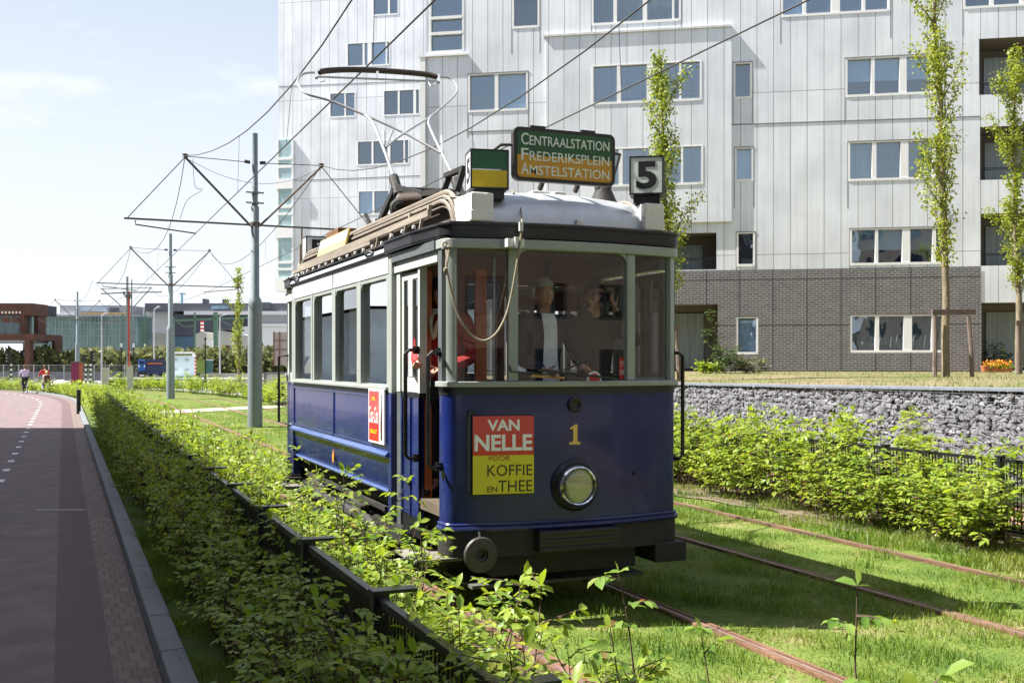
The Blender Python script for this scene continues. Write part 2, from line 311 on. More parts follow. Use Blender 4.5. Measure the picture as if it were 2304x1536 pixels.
# grass blades: dense near the camera, thinner further off
def blades(n, xr, yr, h0, h1, wd, seed, mask=None, z=-.01):
    g = np.random.default_rng(seed); x = g.uniform(*xr, n); y = yr[0] + (yr[1] - yr[0]) * g.random(n) ** 1.5
    cl = np.sin(x * 3.1 + 1.7 * np.sin(y * 1.9)) * np.sin(y * 2.7 + 1.3 * np.sin(x * 2.3)) + .5 * np.sin(x * 7.3 + y * 5.1)
    keep = g.random(n) < np.clip(.55 + .55 * cl, .04, 1)
    for r in RAILS: keep &= np.abs(x - r - .01) > .052
    if mask is not None: keep &= mask(x, y)
    x, y, cl = x[keep], y[keep], cl[keep]; m = len(x); a = g.uniform(0, 6.283, m); h = g.uniform(h0, h1, m) * np.clip(1 + .55 * cl, .4, 2.1); ln = g.uniform(.1, .8, m) * h
    la = g.uniform(0, 6.283, m); wv = wd * g.uniform(.7, 1.3, m)
    b1 = np.stack([x - np.cos(a) * wv, y - np.sin(a) * wv, np.full(m, z)], 1); b2 = np.stack([x + np.cos(a) * wv, y + np.sin(a) * wv, np.full(m, z)], 1)
    md = np.stack([x + np.cos(la) * ln * .35, y + np.sin(la) * ln * .35, z + h * .6], 1); tp = np.stack([x + np.cos(la) * ln, y + np.sin(la) * ln, z + h], 1)
    v = np.stack([b1, b2, md + (b2 - b1) * .35, tp, md - (b2 - b1) * .35], 1).reshape(-1, 3)
    i = np.arange(m)[:, None] * 5; f = np.concatenate([i + np.array([[0, 1, 2]]), i + np.array([[0, 2, 4]]), i + np.array([[4, 2, 3]])])
    return v, f
gb = leaf_mat('grass_blade', (.05, .12, .02), (.28, .29, .085), .35, .5, None, .9, (.14, .22, .03))
vv = []; ff = []; nb = 0
for args in ((150000, (1.9, 8.9), (3.2, 13.5), .018, .05, .0032, 1), (60000, (2.0, 9.0), (13.5, 50), .025, .055, .006, 2), (40000, (.66, 1.05), (3.2, 30), .04, .12, .004, 3), (12000, (7.7, 8.9), (7, 18), .04, .11, .005, 5)):
    v, f = blades(*args); vv.append(v); ff.append(f + nb); nb += len(v)
g = np.random.default_rng(31)
for k in range(70):                                        # taller darker tufts
    cx, cy, rr = g.uniform(2.1, 8.6), 4 + 14 * g.random() ** 1.6, g.uniform(.1, .28)
    if min(abs(cx - r) for r in RAILS) < .16: continue
    v, f = blades(int(900 * rr), (cx - rr, cx + rr), (cy - rr, cy + rr), .06, .13, .0045, 100 + k, lambda x, y: (x - cx) ** 2 + (y - cy) ** 2 < rr * rr); vv.append(v); ff.append(f + nb); nb += len(v)
tag(fast_mesh('grass', np.concatenate(vv), np.concatenate(ff), gb), 'short bright green grass growing between and beside the rusty tram rails', 'grass', kind='stuff')

# ================================================================ RAISED LAWN AND GABION WALL
AL = rad(10.6); TV = RV * math.cos(AL) - FV * math.sin(AL); NV = -RV * math.sin(AL) - FV * math.cos(AL)
P0 = V((24.52, 29.76, 0)); FROT = -TH - AL
def lawn_h(x, y):
    d = (V((x, y, 0)) - P0).dot(NV); t = min(1, max(0, (x - 11.6) / 6)); wt = 1.42 + (20 - y) * .0094
    return wt * (1 - t) + t * (1.585 - .004 * max(0, d))
mb = MB(); mb.sheet([[(x, y, lawn_h(x, y) - .02) for x in (11.75, 12.6, 13.5, 15, 17, 20, 24, 30, 40, 60)] for y in np.arange(-12, 44, 2.)]); tag(mb.build('lawn', lawn_m), kind='structure')
def lawn_mask(x, y): return ((x - P0.x) * NV.x + (y - P0.y) * NV.y) > .3
v, f = blades(30000, (11.8, 32), (2, 30), .025, .075, .005, 9, lawn_mask, 0.)
v[:, 2] += np.array([lawn_h(p[0], p[1]) - .02 for p in v])
tag(fast_mesh('dry_grass', v, f, leaf_mat('dry_blade', (.1, .16, .035), (.27, .22, .1), .3, .6)), 'patchy dry yellowish grass on the raised bank above the stone wall', 'grass', kind='stuff')

wt = lambda y: 1.42 + (20 - y) * .0094
gab = thing('gabion_wall', 'long grey retaining wall of broken stones held behind wire mesh', 'wall', (11.3, 0, 0))
ico = bmesh.new(); bmesh.ops.create_icosphere(ico, subdivisions=2, radius=1); ICO = np.array([p.co[:] for p in ico.verts]); ICF = np.array([[q.index for q in fc.verts] for fc in ico.faces]); ico.free()
vs = []; fs = []; nb = 0; g = np.random.default_rng(3); y = -2.
while y < 30:
    z = .05
    while z < wt(y) - .03:
        s = g.uniform(.042, .085); q = ICO.copy(); ax = g.normal(size=(7, 3)); ax /= np.linalg.norm(ax, axis=1)[:, None]
        for k in range(7): d = q @ ax[k]; lim = g.uniform(.45, .8); q -= np.clip(d - lim, 0, None)[:, None] * ax[k]
        q *= s * np.array([g.uniform(.8, 1.1), g.uniform(1, 1.5), g.uniform(.6, 1.1)]); an = g.uniform(-.7, .7); q = np.stack([q[:, 0], q[:, 1] * math.cos(an) - q[:, 2] * math.sin(an), q[:, 1] * math.sin(an) + q[:, 2] * math.cos(an)], 1)
        q[:, 0] = np.maximum(q[:, 0], -.045); q += np.array([.06 + g.uniform(0, .02), y + g.uniform(-.04, .04), min(z + s * .5, wt(y) - .03)]); vs.append(q); fs.append(ICF + nb); nb += len(q); z += s * g.uniform(.75, 1.05)
    y += g.uniform(.07, .105)
stone = pm('wall_stone', (.15, .15, .17), .85, var=.5, scale=6, bump=.5, bscale=25, col2=(.28, .28, .305))
o = fast_mesh('stone_fill', np.concatenate(vs), np.concatenate(fs), stone, gab); o.data.shade_smooth(); o.data.set_sharp_from_angle(angle=rad(28)); tag(o, kind='stuff')
mb = MB(); mb.add([(.1, -2, 0), (.1, 30, 0), (.1, 30, wt(30) - .03), (.1, -2, wt(-2) - .03)], [(0, 1, 2, 3)]); mb.build('back_fill', pm('wall_dark', (.13, .13, .145), .9), gab)
mb = MB()
for y in np.arange(-2, 30, .2): mb.tube([(-.012, y, 0), (-.012, y, wt(y))], .0035, 4, cap=False)
for z in np.arange(.06, 1.7, .1):
    ym = min(30, 20 - (z - 1.42) / .0094) if z > 1.3 else 30
    if ym > -1: mb.tube([(-.016, -2, z), (-.016, ym, z)], .0035, 4, cap=False)
mb.build('wire_mesh', pm('galvanised', (.3, .31, .33), .5, metal=.6), gab, smooth=0)
mb = MB(); mb.add([(-.01, -2, wt(-2) - .005), (.5, -2, wt(-2) + .005), (.5, 30, wt(30) + .005), (-.01, 30, wt(30) - .005), (-.01, -2, wt(-2) + .03), (.5, -2, wt(-2) + .035), (.5, 30, wt(30) + .035), (-.01, 30, wt(30) + .03)], [(3, 2, 1, 0), (4, 5, 6, 7), (0, 1, 5, 4), (1, 2, 6, 5), (2, 3, 7, 6), (3, 0, 4, 7)])
mb.build('capping', pm('cap_steel', (.2, .225, .26), .6, metal=.3), gab, smooth=0)

# ================================================================ SILVER APARTMENT BLOCK
def panel_mat(name, wd, ht):
    m, t, o = base_mat(name); l = t.links.new; c = N(t, 'ShaderNodeTexCoord'); s = N(t, 'ShaderNodeSeparateXYZ'); k = N(t, 'ShaderNodeCombineXYZ'); p = N(t, 'ShaderNodeBsdfPrincipled')
    l(c.outputs['Object'], s.inputs[0]); l(s.outputs['X'], k.inputs[0]); l(s.outputs['Z'], k.inputs[1])
    b = N(t, 'ShaderNodeTexBrick'); b.offset = 0; b.inputs['Scale'].default_value = 1; b.inputs['Brick Width'].default_value = wd; b.inputs['Row Height'].default_value = ht; b.inputs['Mortar Size'].default_value = .011; b.inputs['Mortar Smooth'].default_value = 0
    b.inputs['Color1'].default_value = (.75, .78, .83, 1); b.inputs['Color2'].default_value = (.82, .845, .88, 1); b.inputs['Mortar'].default_value = (.3, .285, .28, 1); l(k.outputs[0], b.inputs['Vector'])
    n = N(t, 'ShaderNodeTexNoise'); n.inputs['Scale'].default_value = .5; n.inputs['Detail'].default_value = 5; l(c.outputs['Object'], n.inputs['Vector'])
    mr = N(t, 'ShaderNodeMapRange'); mr.inputs['From Min'].default_value = .3; mr.inputs['From Max'].default_value = .7; mr.inputs['To Min'].default_value = .8; mr.inputs['To Max'].default_value = 1.06; l(n.outputs['Fac'], mr.inputs['Value'])
    mp2 = N(t, 'ShaderNodeMapping'); mp2.inputs['Scale'].default_value = (5, 5, .22); l(c.outputs['Object'], mp2.inputs[0]); ns = N(t, 'ShaderNodeTexNoise'); ns.inputs['Scale'].default_value = 1.6; ns.inputs['Detail'].default_value = 4; l(mp2.outputs[0], ns.inputs['Vector'])
    mr3 = N(t, 'ShaderNodeMapRange'); mr3.inputs['From Min'].default_value = .35; mr3.inputs['From Max'].default_value = .6; mr3.inputs['To Min'].default_value = .94; mr3.inputs['To Max'].default_value = 1.03; l(ns.outputs['Fac'], mr3.inputs['Value']); mq = N(t, 'ShaderNodeMath', operation='MULTIPLY'); l(mr.outputs[0], mq.inputs[0]); l(mr3.outputs[0], mq.inputs[1])
    hs = N(t, 'ShaderNodeHueSaturation'); l(mq.outputs[0], hs.inputs['Value']); l(b.outputs['Color'], hs.inputs['Color']); l(hs.outputs[0], p.inputs['Base Color'])
    p.inputs['Metallic'].default_value = .12; mr2 = N(t, 'ShaderNodeMapRange'); mr2.inputs['To Min'].default_value = .35; mr2.inputs['To Max'].default_value = .6; l(n.outputs['Fac'], mr2.inputs['Value']); l(mr2.outputs[0], p.inputs['Roughness'])
    l(p.outputs[0], o.inputs[0]); MATS[name] = m; return m
silver = panel_mat('silver_panels', .56, 5.6); silver_far = panel_mat('silver_panels_far', .55, 5.6); silver_bay = panel_mat('silver_panels_bay', .56, 30.)
wframe = pm('white_window_frame', (.8, .8, .8), .5, var=.05)
pane = glass_mat('window_pane', (.62, .75, .88), 1.5, 6., refl=(.78, .9, 1), wavy=.12)
room = pm('dark_room', (.1, .14, .21), .9, var=.3, scale=1.2)
curt = pm('net_curtain', (.42, .47, .48), .9, var=.22, scale=3, stretch=(6, 1, .25))
blind = pm('roller_blind', (.62, .72, .8), .9, var=.08)
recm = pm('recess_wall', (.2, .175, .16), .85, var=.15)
dbrick = brick_mat('dark_brick', (.085, .083, .09), (.128, .12, .12), (.27, .26, .255), .235, .075, .013, 'xz', .5, extra=(1.13, 1.58, .022))
class Facade:
    def __init__(s, root, p0, off=0.): s.root = root; s.p0 = p0; s.off = off
    def uv(s, px, py): p = at_pl(px, py, s.p0 + NV * s.off, NV); return (p - s.p0).dot(TV), p.z
    def wall(s, name, mat, u0, u1, v0, v1, holes, y=0., parent=None):
        hs = [h for h in holes if h[1] > u0 and h[0] < u1 and h[3] > v0 and h[2] < v1]
        us = sorted({u0, u1} | {min(u1, max(u0, q)) for h in hs for q in h[:2]}); vs = sorted({v0, v1} | {min(v1, max(v0, q)) for h in hs for q in h[2:4]})
        mb = MB()
        for i in range(len(us) - 1):
            for j in range(len(vs) - 1):
                cu, cv = (us[i] + us[i + 1]) / 2, (vs[j] + vs[j + 1]) / 2
                if us[i + 1] - us[i] < 1e-6 or vs[j + 1] - vs[j] < 1e-6 or any(h[0] < cu < h[1] and h[2] < cv < h[3] for h in hs): continue
                mb.add([(us[i], y, vs[j]), (us[i + 1], y, vs[j]), (us[i + 1], y, vs[j + 1]), (us[i], y, vs[j + 1])], [(0, 1, 2, 3)])
        return mb.build(name, mat, parent or s.root, smooth=0)
    def window(s, u0, u1, v0, v1, cuts, back='room', fw=.07, y=0.):
        fr = MB()                                           # frame with mullions; cuts = (start, end) of each mullion
        fr.box(u0, u0 + fw, y - .012, y + .14, v0, v1); fr.box(u1 - fw, u1, y - .012, y + .14, v0, v1)
        fr.box(u0 + fw, u1 - fw, y - .018, y + .14, v0, v0 + fw * 1.2); fr.box(u0 + fw, u1 - fw, y - .01, y + .14, v1 - fw * .6, v1)
        for a, b in cuts: fr.box(a, b, y - .005, y + .13, v0 + fw * 1.2, v1 - fw * .6)
        f = fr.build('window', wframe, s.root, smooth=0)
        ed = [u0 + fw] + [q for c in cuts for q in c] + [u1 - fw]
        gl = MB(); bk = MB(); cu = MB()
        for k in range(0, len(ed), 2): gl.add([(ed[k], y + .11, v0 + fw), (ed[k + 1], y + .11, v0 + fw), (ed[k + 1], y + .11, v1 - fw * .6), (ed[k], y + .11, v1 - fw * .6)], [(0, 1, 2, 3)])
        gl.build('pane', pane, f, smooth=0)
        bk.box(u0 - .1, u1 + .1, y + .9, y + .95, v0 - .2, v1 + .2)
        bk.box(u0 - .1, u1 + .1, y + .16, y + .9, v0 - .25, v0 - .2); bk.box(u0 - .1, u1 + .1, y + .16, y + .9, v1 + .2, v1 + .25); bk.box(u0 - .15, u0 - .1, y + .16, y + .95, v0 - .2, v1 + .2); bk.box(u1 + .1, u1 + .15, y + .16, y + .95, v0 - .2, v1 + .2)
        bk.build('room', room, f, smooth=0)
        if back == 'curtain':
            n = max(6, int((u1 - u0) / .06)); cu.sheet([[(u0 + (u1 - u0) * i / n, y + .3 + .03 * math.sin(i * 2.1) + .015 * math.sin(i * .7), z) for i in range(n + 1)] for z in (v0, v1)]); cu.build('curtain', curt, f)
        elif back == 'blind': cu.box(u0, u1, y + .2, y + .22, v0, v1); cu.build('blind', blind, f, smooth=0)
        elif back == 'half': cu.box(u0, u1, y + .2, y + .22, v0 + (v1 - v0) * .42, v1); cu.build('blind', blind, f, smooth=0)
        return f
    def pxwin(s, x0, x1, y0, y1, cuts=(), back='room', fw=.07, y=0.):
        u0, v1 = s.uv(x0, y0); u1, v0 = s.uv(x1, y1); cc = [(s.uv(a, y0)[0], s.uv(b, y0)[0]) for a, b in cuts]
        return (u0, u1, v0, v1, cc, back, fw, y)
apt = thing('apartment_building', 'silver panelled apartment block with dark brick ground storey behind the gabion wall', 'building', P0, FROT)
F = Facade(apt, P0)
wins = [F.pxwin(*a) for a in (
    (1902, 2124, 132, 210, [(1960, 1968), (2024, 2040), (2096, 2104)], 'half'), (1908, 2124, 320, 402, [(1962, 1972), (2026, 2044), (2098, 2106)], 'curtain'),
    (1912, 2124, 515, 594, [(1969, 1976), (2030, 2048), (2098, 2106)], 'half'), (1912, 2124, 709, 793, [(1969, 1978), (2033, 2052), (2096, 2107)], 'curtain'),
    (1650, 1692, 142, 222, [], 'room'), (1653, 1695, 333, 408, [], 'blind'), (1657, 1699, 523, 599, [], 'room'), (1656, 1706, 713, 797, [], 'blind'),
    (1757, 2003, -48, 26, [(1806, 1814), (1870, 1890), (1940, 1947)], 'blind'), (2167, 2390, -60, 9, [(2228, 2236), (2296, 2312)], 'room'),
    (1152, 1214, -22, 62, [], 'room'), (1331, 1532, -30, 47, [(1380, 1388), (1446, 1456), (1512, 1517)], 'curtain'), (1053, 1188, 168, 248, [(1113, 1121)], 'blind'),
    (966, 1044, -60, 117, [], 'blind'))]
H = []
rec = []
for a in ((2203, 2460, 88, 203), (2205, 2460, 286, 398), (2207, 2460, 481, 594), (2208, 2460, 681, 834), (1440, 1612, 527, 606), (1440, 1615, 686, 836)):
    u0, v1 = F.uv(a[0], a[2]); u1, v0 = F.uv(a[1], a[3]); rec.append((u0, u1, v0, v1))
holes = [x[:4] for x in wins] + rec
uL = F.uv(960, 300)[0]; uR = F.uv(2560, 300)[0]; vB = F.uv(1900, 604)[1]; uB = F.uv(2207, 600)[0]; uM = F.uv(1480, 600)[0]
F.wall('facade', silver, uL, uR, vB, 19., holes); F.wall('brick_base', dbrick, uL, uB, 1.3, vB, holes, y=-.02); F.wall('lower_panel', silver, uB, uR, 1.3, vB, holes)
mb = MB(); mb.box(uL, uR, .02, 14, 18.6, 19.2); mb.box(uL - .02, uL, .0, 14, 1.3, 19.); mb.box(uR, uR + .02, 0, 14, 1.3, 19.); mb.box(uL, uR, 14, 14.1, 1.3, 19.); mb.build('roof', pm('roof_metal', (.5, .5, .52), .5, metal=.3), apt, smooth=0)
for x in wins: F.window(*x)
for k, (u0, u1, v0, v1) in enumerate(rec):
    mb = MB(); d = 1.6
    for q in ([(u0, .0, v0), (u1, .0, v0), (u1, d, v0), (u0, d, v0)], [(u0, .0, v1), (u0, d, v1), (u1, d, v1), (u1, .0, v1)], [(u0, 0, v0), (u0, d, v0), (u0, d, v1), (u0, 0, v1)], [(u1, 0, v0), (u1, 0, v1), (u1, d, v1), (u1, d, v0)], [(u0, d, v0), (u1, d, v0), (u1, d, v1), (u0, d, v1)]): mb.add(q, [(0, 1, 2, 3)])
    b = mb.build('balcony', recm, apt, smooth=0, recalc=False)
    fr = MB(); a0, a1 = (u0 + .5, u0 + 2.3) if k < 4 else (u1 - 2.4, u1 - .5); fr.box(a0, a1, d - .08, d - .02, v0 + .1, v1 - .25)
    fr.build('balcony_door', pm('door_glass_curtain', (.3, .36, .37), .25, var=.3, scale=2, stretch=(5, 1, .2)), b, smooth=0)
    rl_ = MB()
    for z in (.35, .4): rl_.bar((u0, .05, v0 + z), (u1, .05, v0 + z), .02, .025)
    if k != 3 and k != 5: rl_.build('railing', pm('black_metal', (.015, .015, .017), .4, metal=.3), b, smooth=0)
# joints, ledges and the white corner fin
mb = MB(); a = F.uv(1580, 283); b = F.uv(2205, 262); mb.bar((a[0], -.004, a[1]), (b[0], -.004, b[1]), .02, .035); a = F.uv(1050, 297); b = F.uv(1225, 290); mb.bar((a[0], -.004, a[1]), (b[0], -.004, b[1]), .02, .03)
for wq in wins[:13]:
    for u in (wq[0] - .012, wq[1] + .012): mb.box(u - .012, u + .012, -.006, 0, wq[2] - (.9 if wq[2] > vB else .02), wq[3])
    mb.box(wq[0] - .02, wq[1] + .02, -.02, .02, wq[3], wq[3] + .03)
mb.build('joint', pm('joint_dark', (.2, .19, .18), .7), apt, smooth=0)
mb = MB(); a = F.uv(947, 127); b = F.uv(958, 640); mb.box(a[0], b[0], -.08, .3, b[1], a[1]); a = F.uv(940, 127); b = F.uv(1052, 121); mb.box(a[0], b[0], -.1, -.002, b[1] - .06, b[1]); mb.build('corner_fin', wframe, apt, smooth=0)
st = MB(); a = F.uv(966, 60)
for py in (40, 75): q = F.uv(1000, py)[1]; st.box(wins[13][0] + .07, wins[13][1] - .07, -.02, .12, q - .05, q + .05)
st.build('stair_transom', wframe, apt, smooth=0)
# projecting bay
BY = .12; FB = Facade(apt, P0, BY)
bw = [FB.pxwin(*a, y=-BY) for a in ((1331, 1579, 148, 226, [(1388, 1397), (1455, 1470), (1528, 1533)], 'half'), (1335, 1582, 335, 415, [(1392, 1401), (1460, 1474), (1532, 1537)], 'room'))]
u0, v1 = FB.uv(1229, 84); u1, v0 = FB.uv(1646, 498)
by = FB.wall('bay', silver_bay, u0, u1, v0, v1, [x[:4] for x in bw], y=-BY)
mb = MB(); mb.box(u0, u0 + .02, -BY + .001, 0, v0, v1); mb.box(u1 - .02, u1, -BY + .001, 0, v0, v1); mb.box(u0 + .02, u1 - .02, -BY + .001, 0, v0, v0 + .02); mb.build('bay_side', silver_bay, by, smooth=0)
mb = MB(); mb.box(u0 - .1, u1, -BY - .06, 0, v1, v1 + .07); mb.build('bay_ledge', pm('ledge', (.6, .6, .6), .5), by, smooth=0)
for x in bw: FB.window(*x)

# the same building's further wing, more than twenty metres behind
PF = at_d(700, 815, 61.5); PF.z = 0
wing = thing('apartment_wing', 'tall white silver panelled wing raised above the ground behind the lyre bow collector', 'building', PF, FROT)
G = Facade(wing, PF)
fw = [G.pxwin(*a, fw=.06) for a in ((838, 897, -12, 33, [(873, 877)], 'blind'), (780, 878, 98, 147, [(816, 820), (827, 836), (868, 871)], 'blind'), (741, 800, 210, 263, [(775, 778)], 'blind'), (862, 945, 204, 258, [(895, 899), (930, 936)], 'room'),
    (803, 921, 318, 369, [(836, 840), (872, 878), (908, 911)], 'room'), (805, 921, 430, 481, [(838, 842), (874, 880), (908, 911)], 'blind'))]
ul, vu = G.uv(627, 655); ur = G.uv(1010, 300)[0]
a = G.uv(625, 316); b = G.uv(661, 655); shole = (a[0] - .2, b[0], b[1] - .1, a[1])
G.wall('facade', silver_far, ul, ur, vu, 26., [x[:4] for x in fw] + [shole])
mb = MB(); mb.box(ul - .02, ul, .0, 13, vu, 26); mb.box(ur, ur + .02, 0, 13, vu, 26); mb.box(ul, ur, 0, 13, 26, 26.3); mb.box(ul, ur, .02, 13, vu - .02, vu); mb.box(ul, ur, 13, 13.02, vu, 26); mb.build('side_wall', silver_far, wing, smooth=0)
for x in fw: G.window(*x)
mb = MB(); mb.box(ul + 1, ur, 3, 12, 0, vu - .03); mb.build('ground_storey', pm('wing_base', (.2, .19, .18), .8), wing, smooth=0)
for y0 in (189, 402):
    mb = MB(); a = G.uv(627, y0 + 6); b = G.uv(945, y0 - 7); mb.bar((a[0], -.004, a[1]), (b[0], -.004, b[1]), .02, .03); mb.build('joint', MATS['joint_dark'], wing, smooth=0)
sg = MB(); sf = MB(); a = G.uv(627, 316); b = G.uv(660, 650)
gl0, gl1 = a[0], b[0]; sg.box(gl0, gl1, -.12, .3, b[1], a[1])
for y0, y1 in ((404, 426), (510, 536), (624, 656)): sf.box(gl0 - .14, gl1 + .06, -.22, .34, G.uv(640, y1)[1], G.uv(640, y0)[1])
for py in (358, 376, 466, 482, 591, 606): q = G.uv(640, py)[1]; sf.box(gl0 - .02, gl1 + .02, -.16, .32, q - .07, q + .07)
for u in (gl0, gl1): sf.box(u - .05, u + .05, -.15, .32, b[1], a[1])
so = sf.build('stair_bay', wframe, wing, smooth=0); sg.build('pane', pm('stair_glass', (.36, .5, .53), .12, var=.3, scale=.7), so, smooth=0)

# ================================================================ THE TRAM
TO = V((3.515, 7.25, 0))
LEN = 6.35
tram = thing('tram', 'old blue and grey single car tram with destination board reading Centraalstation', 'tram', TO)
def lp(px, py, y): return at_y(px, py, TO.y + y) - TO
def lx(px, py, x): return at_x(px, py, TO.x + x) - TO
blue = pm('blue_paint', (.006, .015, .105), .26, var=.25, scale=3.5, coat=.28, bump=.07, bscale=4, spec=.35)
_t = blue.node_tree; _p = next(n for n in _t.nodes if n.type == 'BSDF_PRINCIPLED'); _src = _p.inputs['Base Color'].links[0].from_socket       # road dust on the lower panels
_c = N(_t, 'ShaderNodeTexCoord'); _s = N(_t, 'ShaderNodeSeparateXYZ'); _r = N(_t, 'ShaderNodeMapRange'); _r.inputs['From Min'].default_value = .68; _r.inputs['From Max'].default_value = 1.15; _r.inputs['To Min'].default_value = .22; _r.inputs['To Max'].default_value = .03
_n = N(_t, 'ShaderNodeTexNoise'); _n.inputs['Scale'].default_value = 7; _n.inputs['Detail'].default_value = 7; _m = N(_t, 'ShaderNodeMath', operation='MULTIPLY'); _x = N(_t, 'ShaderNodeMix', data_type='RGBA'); _x.inputs[7].default_value = (.1, .09, .08, 1)
for _a, _b in ((_c.outputs['Object'], _s.inputs[0]), (_c.outputs['Object'], _n.inputs['Vector']), (_s.outputs['Z'], _r.inputs['Value']), (_r.outputs[0], _m.inputs[0]), (_n.outputs['Fac'], _m.inputs[1]), (_m.outputs[0], _x.inputs[0]), (_src, _x.inputs[6]), (_x.outputs[2], _p.inputs['Base Color'])): _t.links.new(_a, _b)
black = pm('black_paint', (.012, .012, .014), .38, var=.3, scale=5, bump=.05, bscale=30)
grime = pm('underframe_black', (.02, .018, .016), .7, var=.5, scale=7, bump=.3, bscale=40)
grey = pm('grey_paint', (.3, .325, .3), .4, var=.1, scale=3, bump=.03, bscale=20)
pale = pm('pale_grey_paint', (.6, .61, .62), .4, var=.06, scale=3)
white = pm('white_paint', (.72, .71, .68), .5, var=.1, scale=6, bump=.25, bscale=35)
alu = pm('silver_roof_paint', (.62, .64, .67), .42, metal=.55, var=.12, scale=4, bump=.18, bscale=14)
beige = pm('weathered_wood', (.25, .215, .175), .8, var=.3, scale=6, bump=.3, bscale=30, stretch=(1, .15, 1))
brownw = pm('dark_roof_boards', (.075, .058, .042), .8, var=.4, scale=4, stretch=(1, .2, 1))
wood = pm('varnished_wood', (.2, .055, .018), .35, var=.3, scale=3, coat=.3, stretch=(6, 6, .5))
orange = pm('orange_brown_wood', (.42, .09, .02), .4, var=.15, scale=3, stretch=(6, 6, .5))
steel = pm('worn_steel', (.33, .33, .33), .35, metal=.9, var=.2)
chrome = pm('chrome', (.8, .8, .82), .08, metal=1., var=.03)
winglass = glass_mat('tram_glass', (.93, .95, .94), 1.5, 1.7)
sideglass = glass_mat('tram_side_glass', (.7, .73, .72), 1.6, 1.8)
red = pm('red_enamel', (.62, .02, .015), .3, var=.05, coat=.4); yellow = pm('yellow_enamel', (.68, .6, .02), .3, var=.05, coat=.4)
ink = pm('black_ink', (.012, .012, .012), .4, var=.1); wht = pm('white_enamel', (.88, .88, .87), .35, var=.04, coat=.3)
gold = pm('gold_leaf', (.72, .5, .13), .4, metal=.2, var=.1)
FYK = .13
def fy(x): return FYK * (abs(x) / .93) ** 2
def fline(xa, xb, n=20): return [(xa + (xb - xa) * i / n, fy(xa + (xb - xa) * i / n), 0) for i in range(n + 1)]
COR = [(.93, .13), (.955, .14), (.972, .165), (.979, .2), (.98, .25), (.98, .3)]
LC = [(-x, y, 0) for x, y in reversed(COR)]; RC = [(x, y, 0) for x, y in COR]
LC = [(p[0] * .978, p[1], 0) for p in LC]; RC = [(p[0] * .978, p[1], 0) for p in RC]
FULL = LC[:-1] + fline(-.9095, .9095, 32) + RC[1:]
ends = []                                                  # parts of the driving end that the far end repeats
def E(o): ends.append(o); return o

# ---- front panel and its fittings
mb = MB(); mb.strip(FULL, 0, -.03, .69, 1.645); fp = E(mb.build('front_panel', blue, tram, smooth=40))
mb = MB(); pts = [V((p[0], p[1], .715)) for p in FULL]
mb.tube([(p[0] * 1.008, p[1] - .014, .675) for p in FULL], .022, 8); mb.tube([(p[0] * 1.006, p[1] - .008, .705) for p in FULL], .014, 6)
mb.build('belt_moulding', blue, fp)
mb = MB(); mb.strip(FULL, .006, -.03, 1.645, 1.70); E(mb.build('under_sill_band', black, tram))  # black strip standing in for the dark shade under the front sill
mb = MB(); mb.strip(FULL, .035, -.05, 1.70, 1.742); E(mb.build('sill', grey, tram, bevel=.006))
mb = MB(); mb.lathe([(.0, .0), (.055, 0), (.058, .02), (.045, .028), (.03, .02), (.026, .01), (0, .008)], (.0, 0, 1.566), (0, -1, 0), 24); mb.build('horn_grille', black, fp)
mb = MB(); mb.lathe([(0, 0), (.012, 0), (.012, .02), (0, .025)], (.53, fy(.53), 1.03), (0, -1, 0), 10); mb.build('stud', black, fp)
mb = MB(); mb.lathe([(.185, -.02), (.192, .012), (.172, .03), (.15, .02), (.15, -.02)], (0, 0, .968), (0, -1, 0), 40); hl = E(mb.build('headlight', black, tram))
mb = MB(); mb.lathe([(.152, .0), (.157, .03), (.154, .062), (.147, .078), (.137, .086), (.129, .078), (.126, .06), (.13, .0)], (0, 0, .968), (0, -1, 0), 40); mb.build('rim', chrome, hl)
mb = MB(); mb.lathe([(.128, .055), (.11, .02), (.08, -.005), (.035, -.02), (.0, -.022)], (0, 0, .968), (0, -1, 0), 32); mb.lathe([(.012, -.02), (.016, .01), (.0, .02)], (-.02, 0, .968), (0, -1, 0), 12); mb.build('reflector', pm('reflector', (.5, .5, .47), .25, metal=.7, var=.08), hl)
mb = MB(); mb.lathe([(.129, .058), (.11, .072), (.07, .082), (.0, .086)], (0, 0, .968), (0, -1, 0), 32); mb.build('lens', glass_mat('lens_glass', (.9, .9, .87), 1.5, 1.5), hl)
# the number 1
pl = [(-.045, 0), (.045, 0), (.045, .016), (.024, .022), (.021, .03), (.021, .15), (.004, .15), (-.042, .122), (-.038, .112), (-.014, .12), (-.014, .03), (-.018, .022), (-.045, .016)]
mb = MB(); mb.prism([(a, -.006, 1.27 + b) for a, b in pl], (0, .008, 0)); mb.build('fleet_number', gold, fp, smooth=0)
# enamel advertisement on the front
P1 = V((-.79, fy(-.79) - .035, 0)); P2 = V((-.335, fy(-.335) - .03, 0)); ex = (P2 - P1).normalized(); wd = (P2 - P1).length; en = V((ex.y, -ex.x, 0))
def plate(mbx, x0, x1, z0, z1, d0, d1, mi=0):
    q = [P1 + ex * x0 - V((0, 0, 0)), P1 + ex * x1]; mbx.prism([q[0] + en * d0 + V((0, 0, z0)), q[1] + en * d0 + V((0, 0, z0)), q[1] + en * d0 + V((0, 0, z1)), q[0] + en * d0 + V((0, 0, z1))], en * (d1 - d0), mi)
mb = MB(); plate(mb, 0, wd, .925, 1.495, -.006, .004); plate(mb, -.03, -.012, .95, 1.53, -.03, .006); plate(mb, -.012, .03, 1.515, 1.53, -.03, .006); ad = E(mb.build('advertisement', black, tram, smooth=0))
mb = MB(); plate(mb, .003, wd - .003, 1.208, 1.492, .004, .007); mb.build('red_field', red, ad, smooth=0)
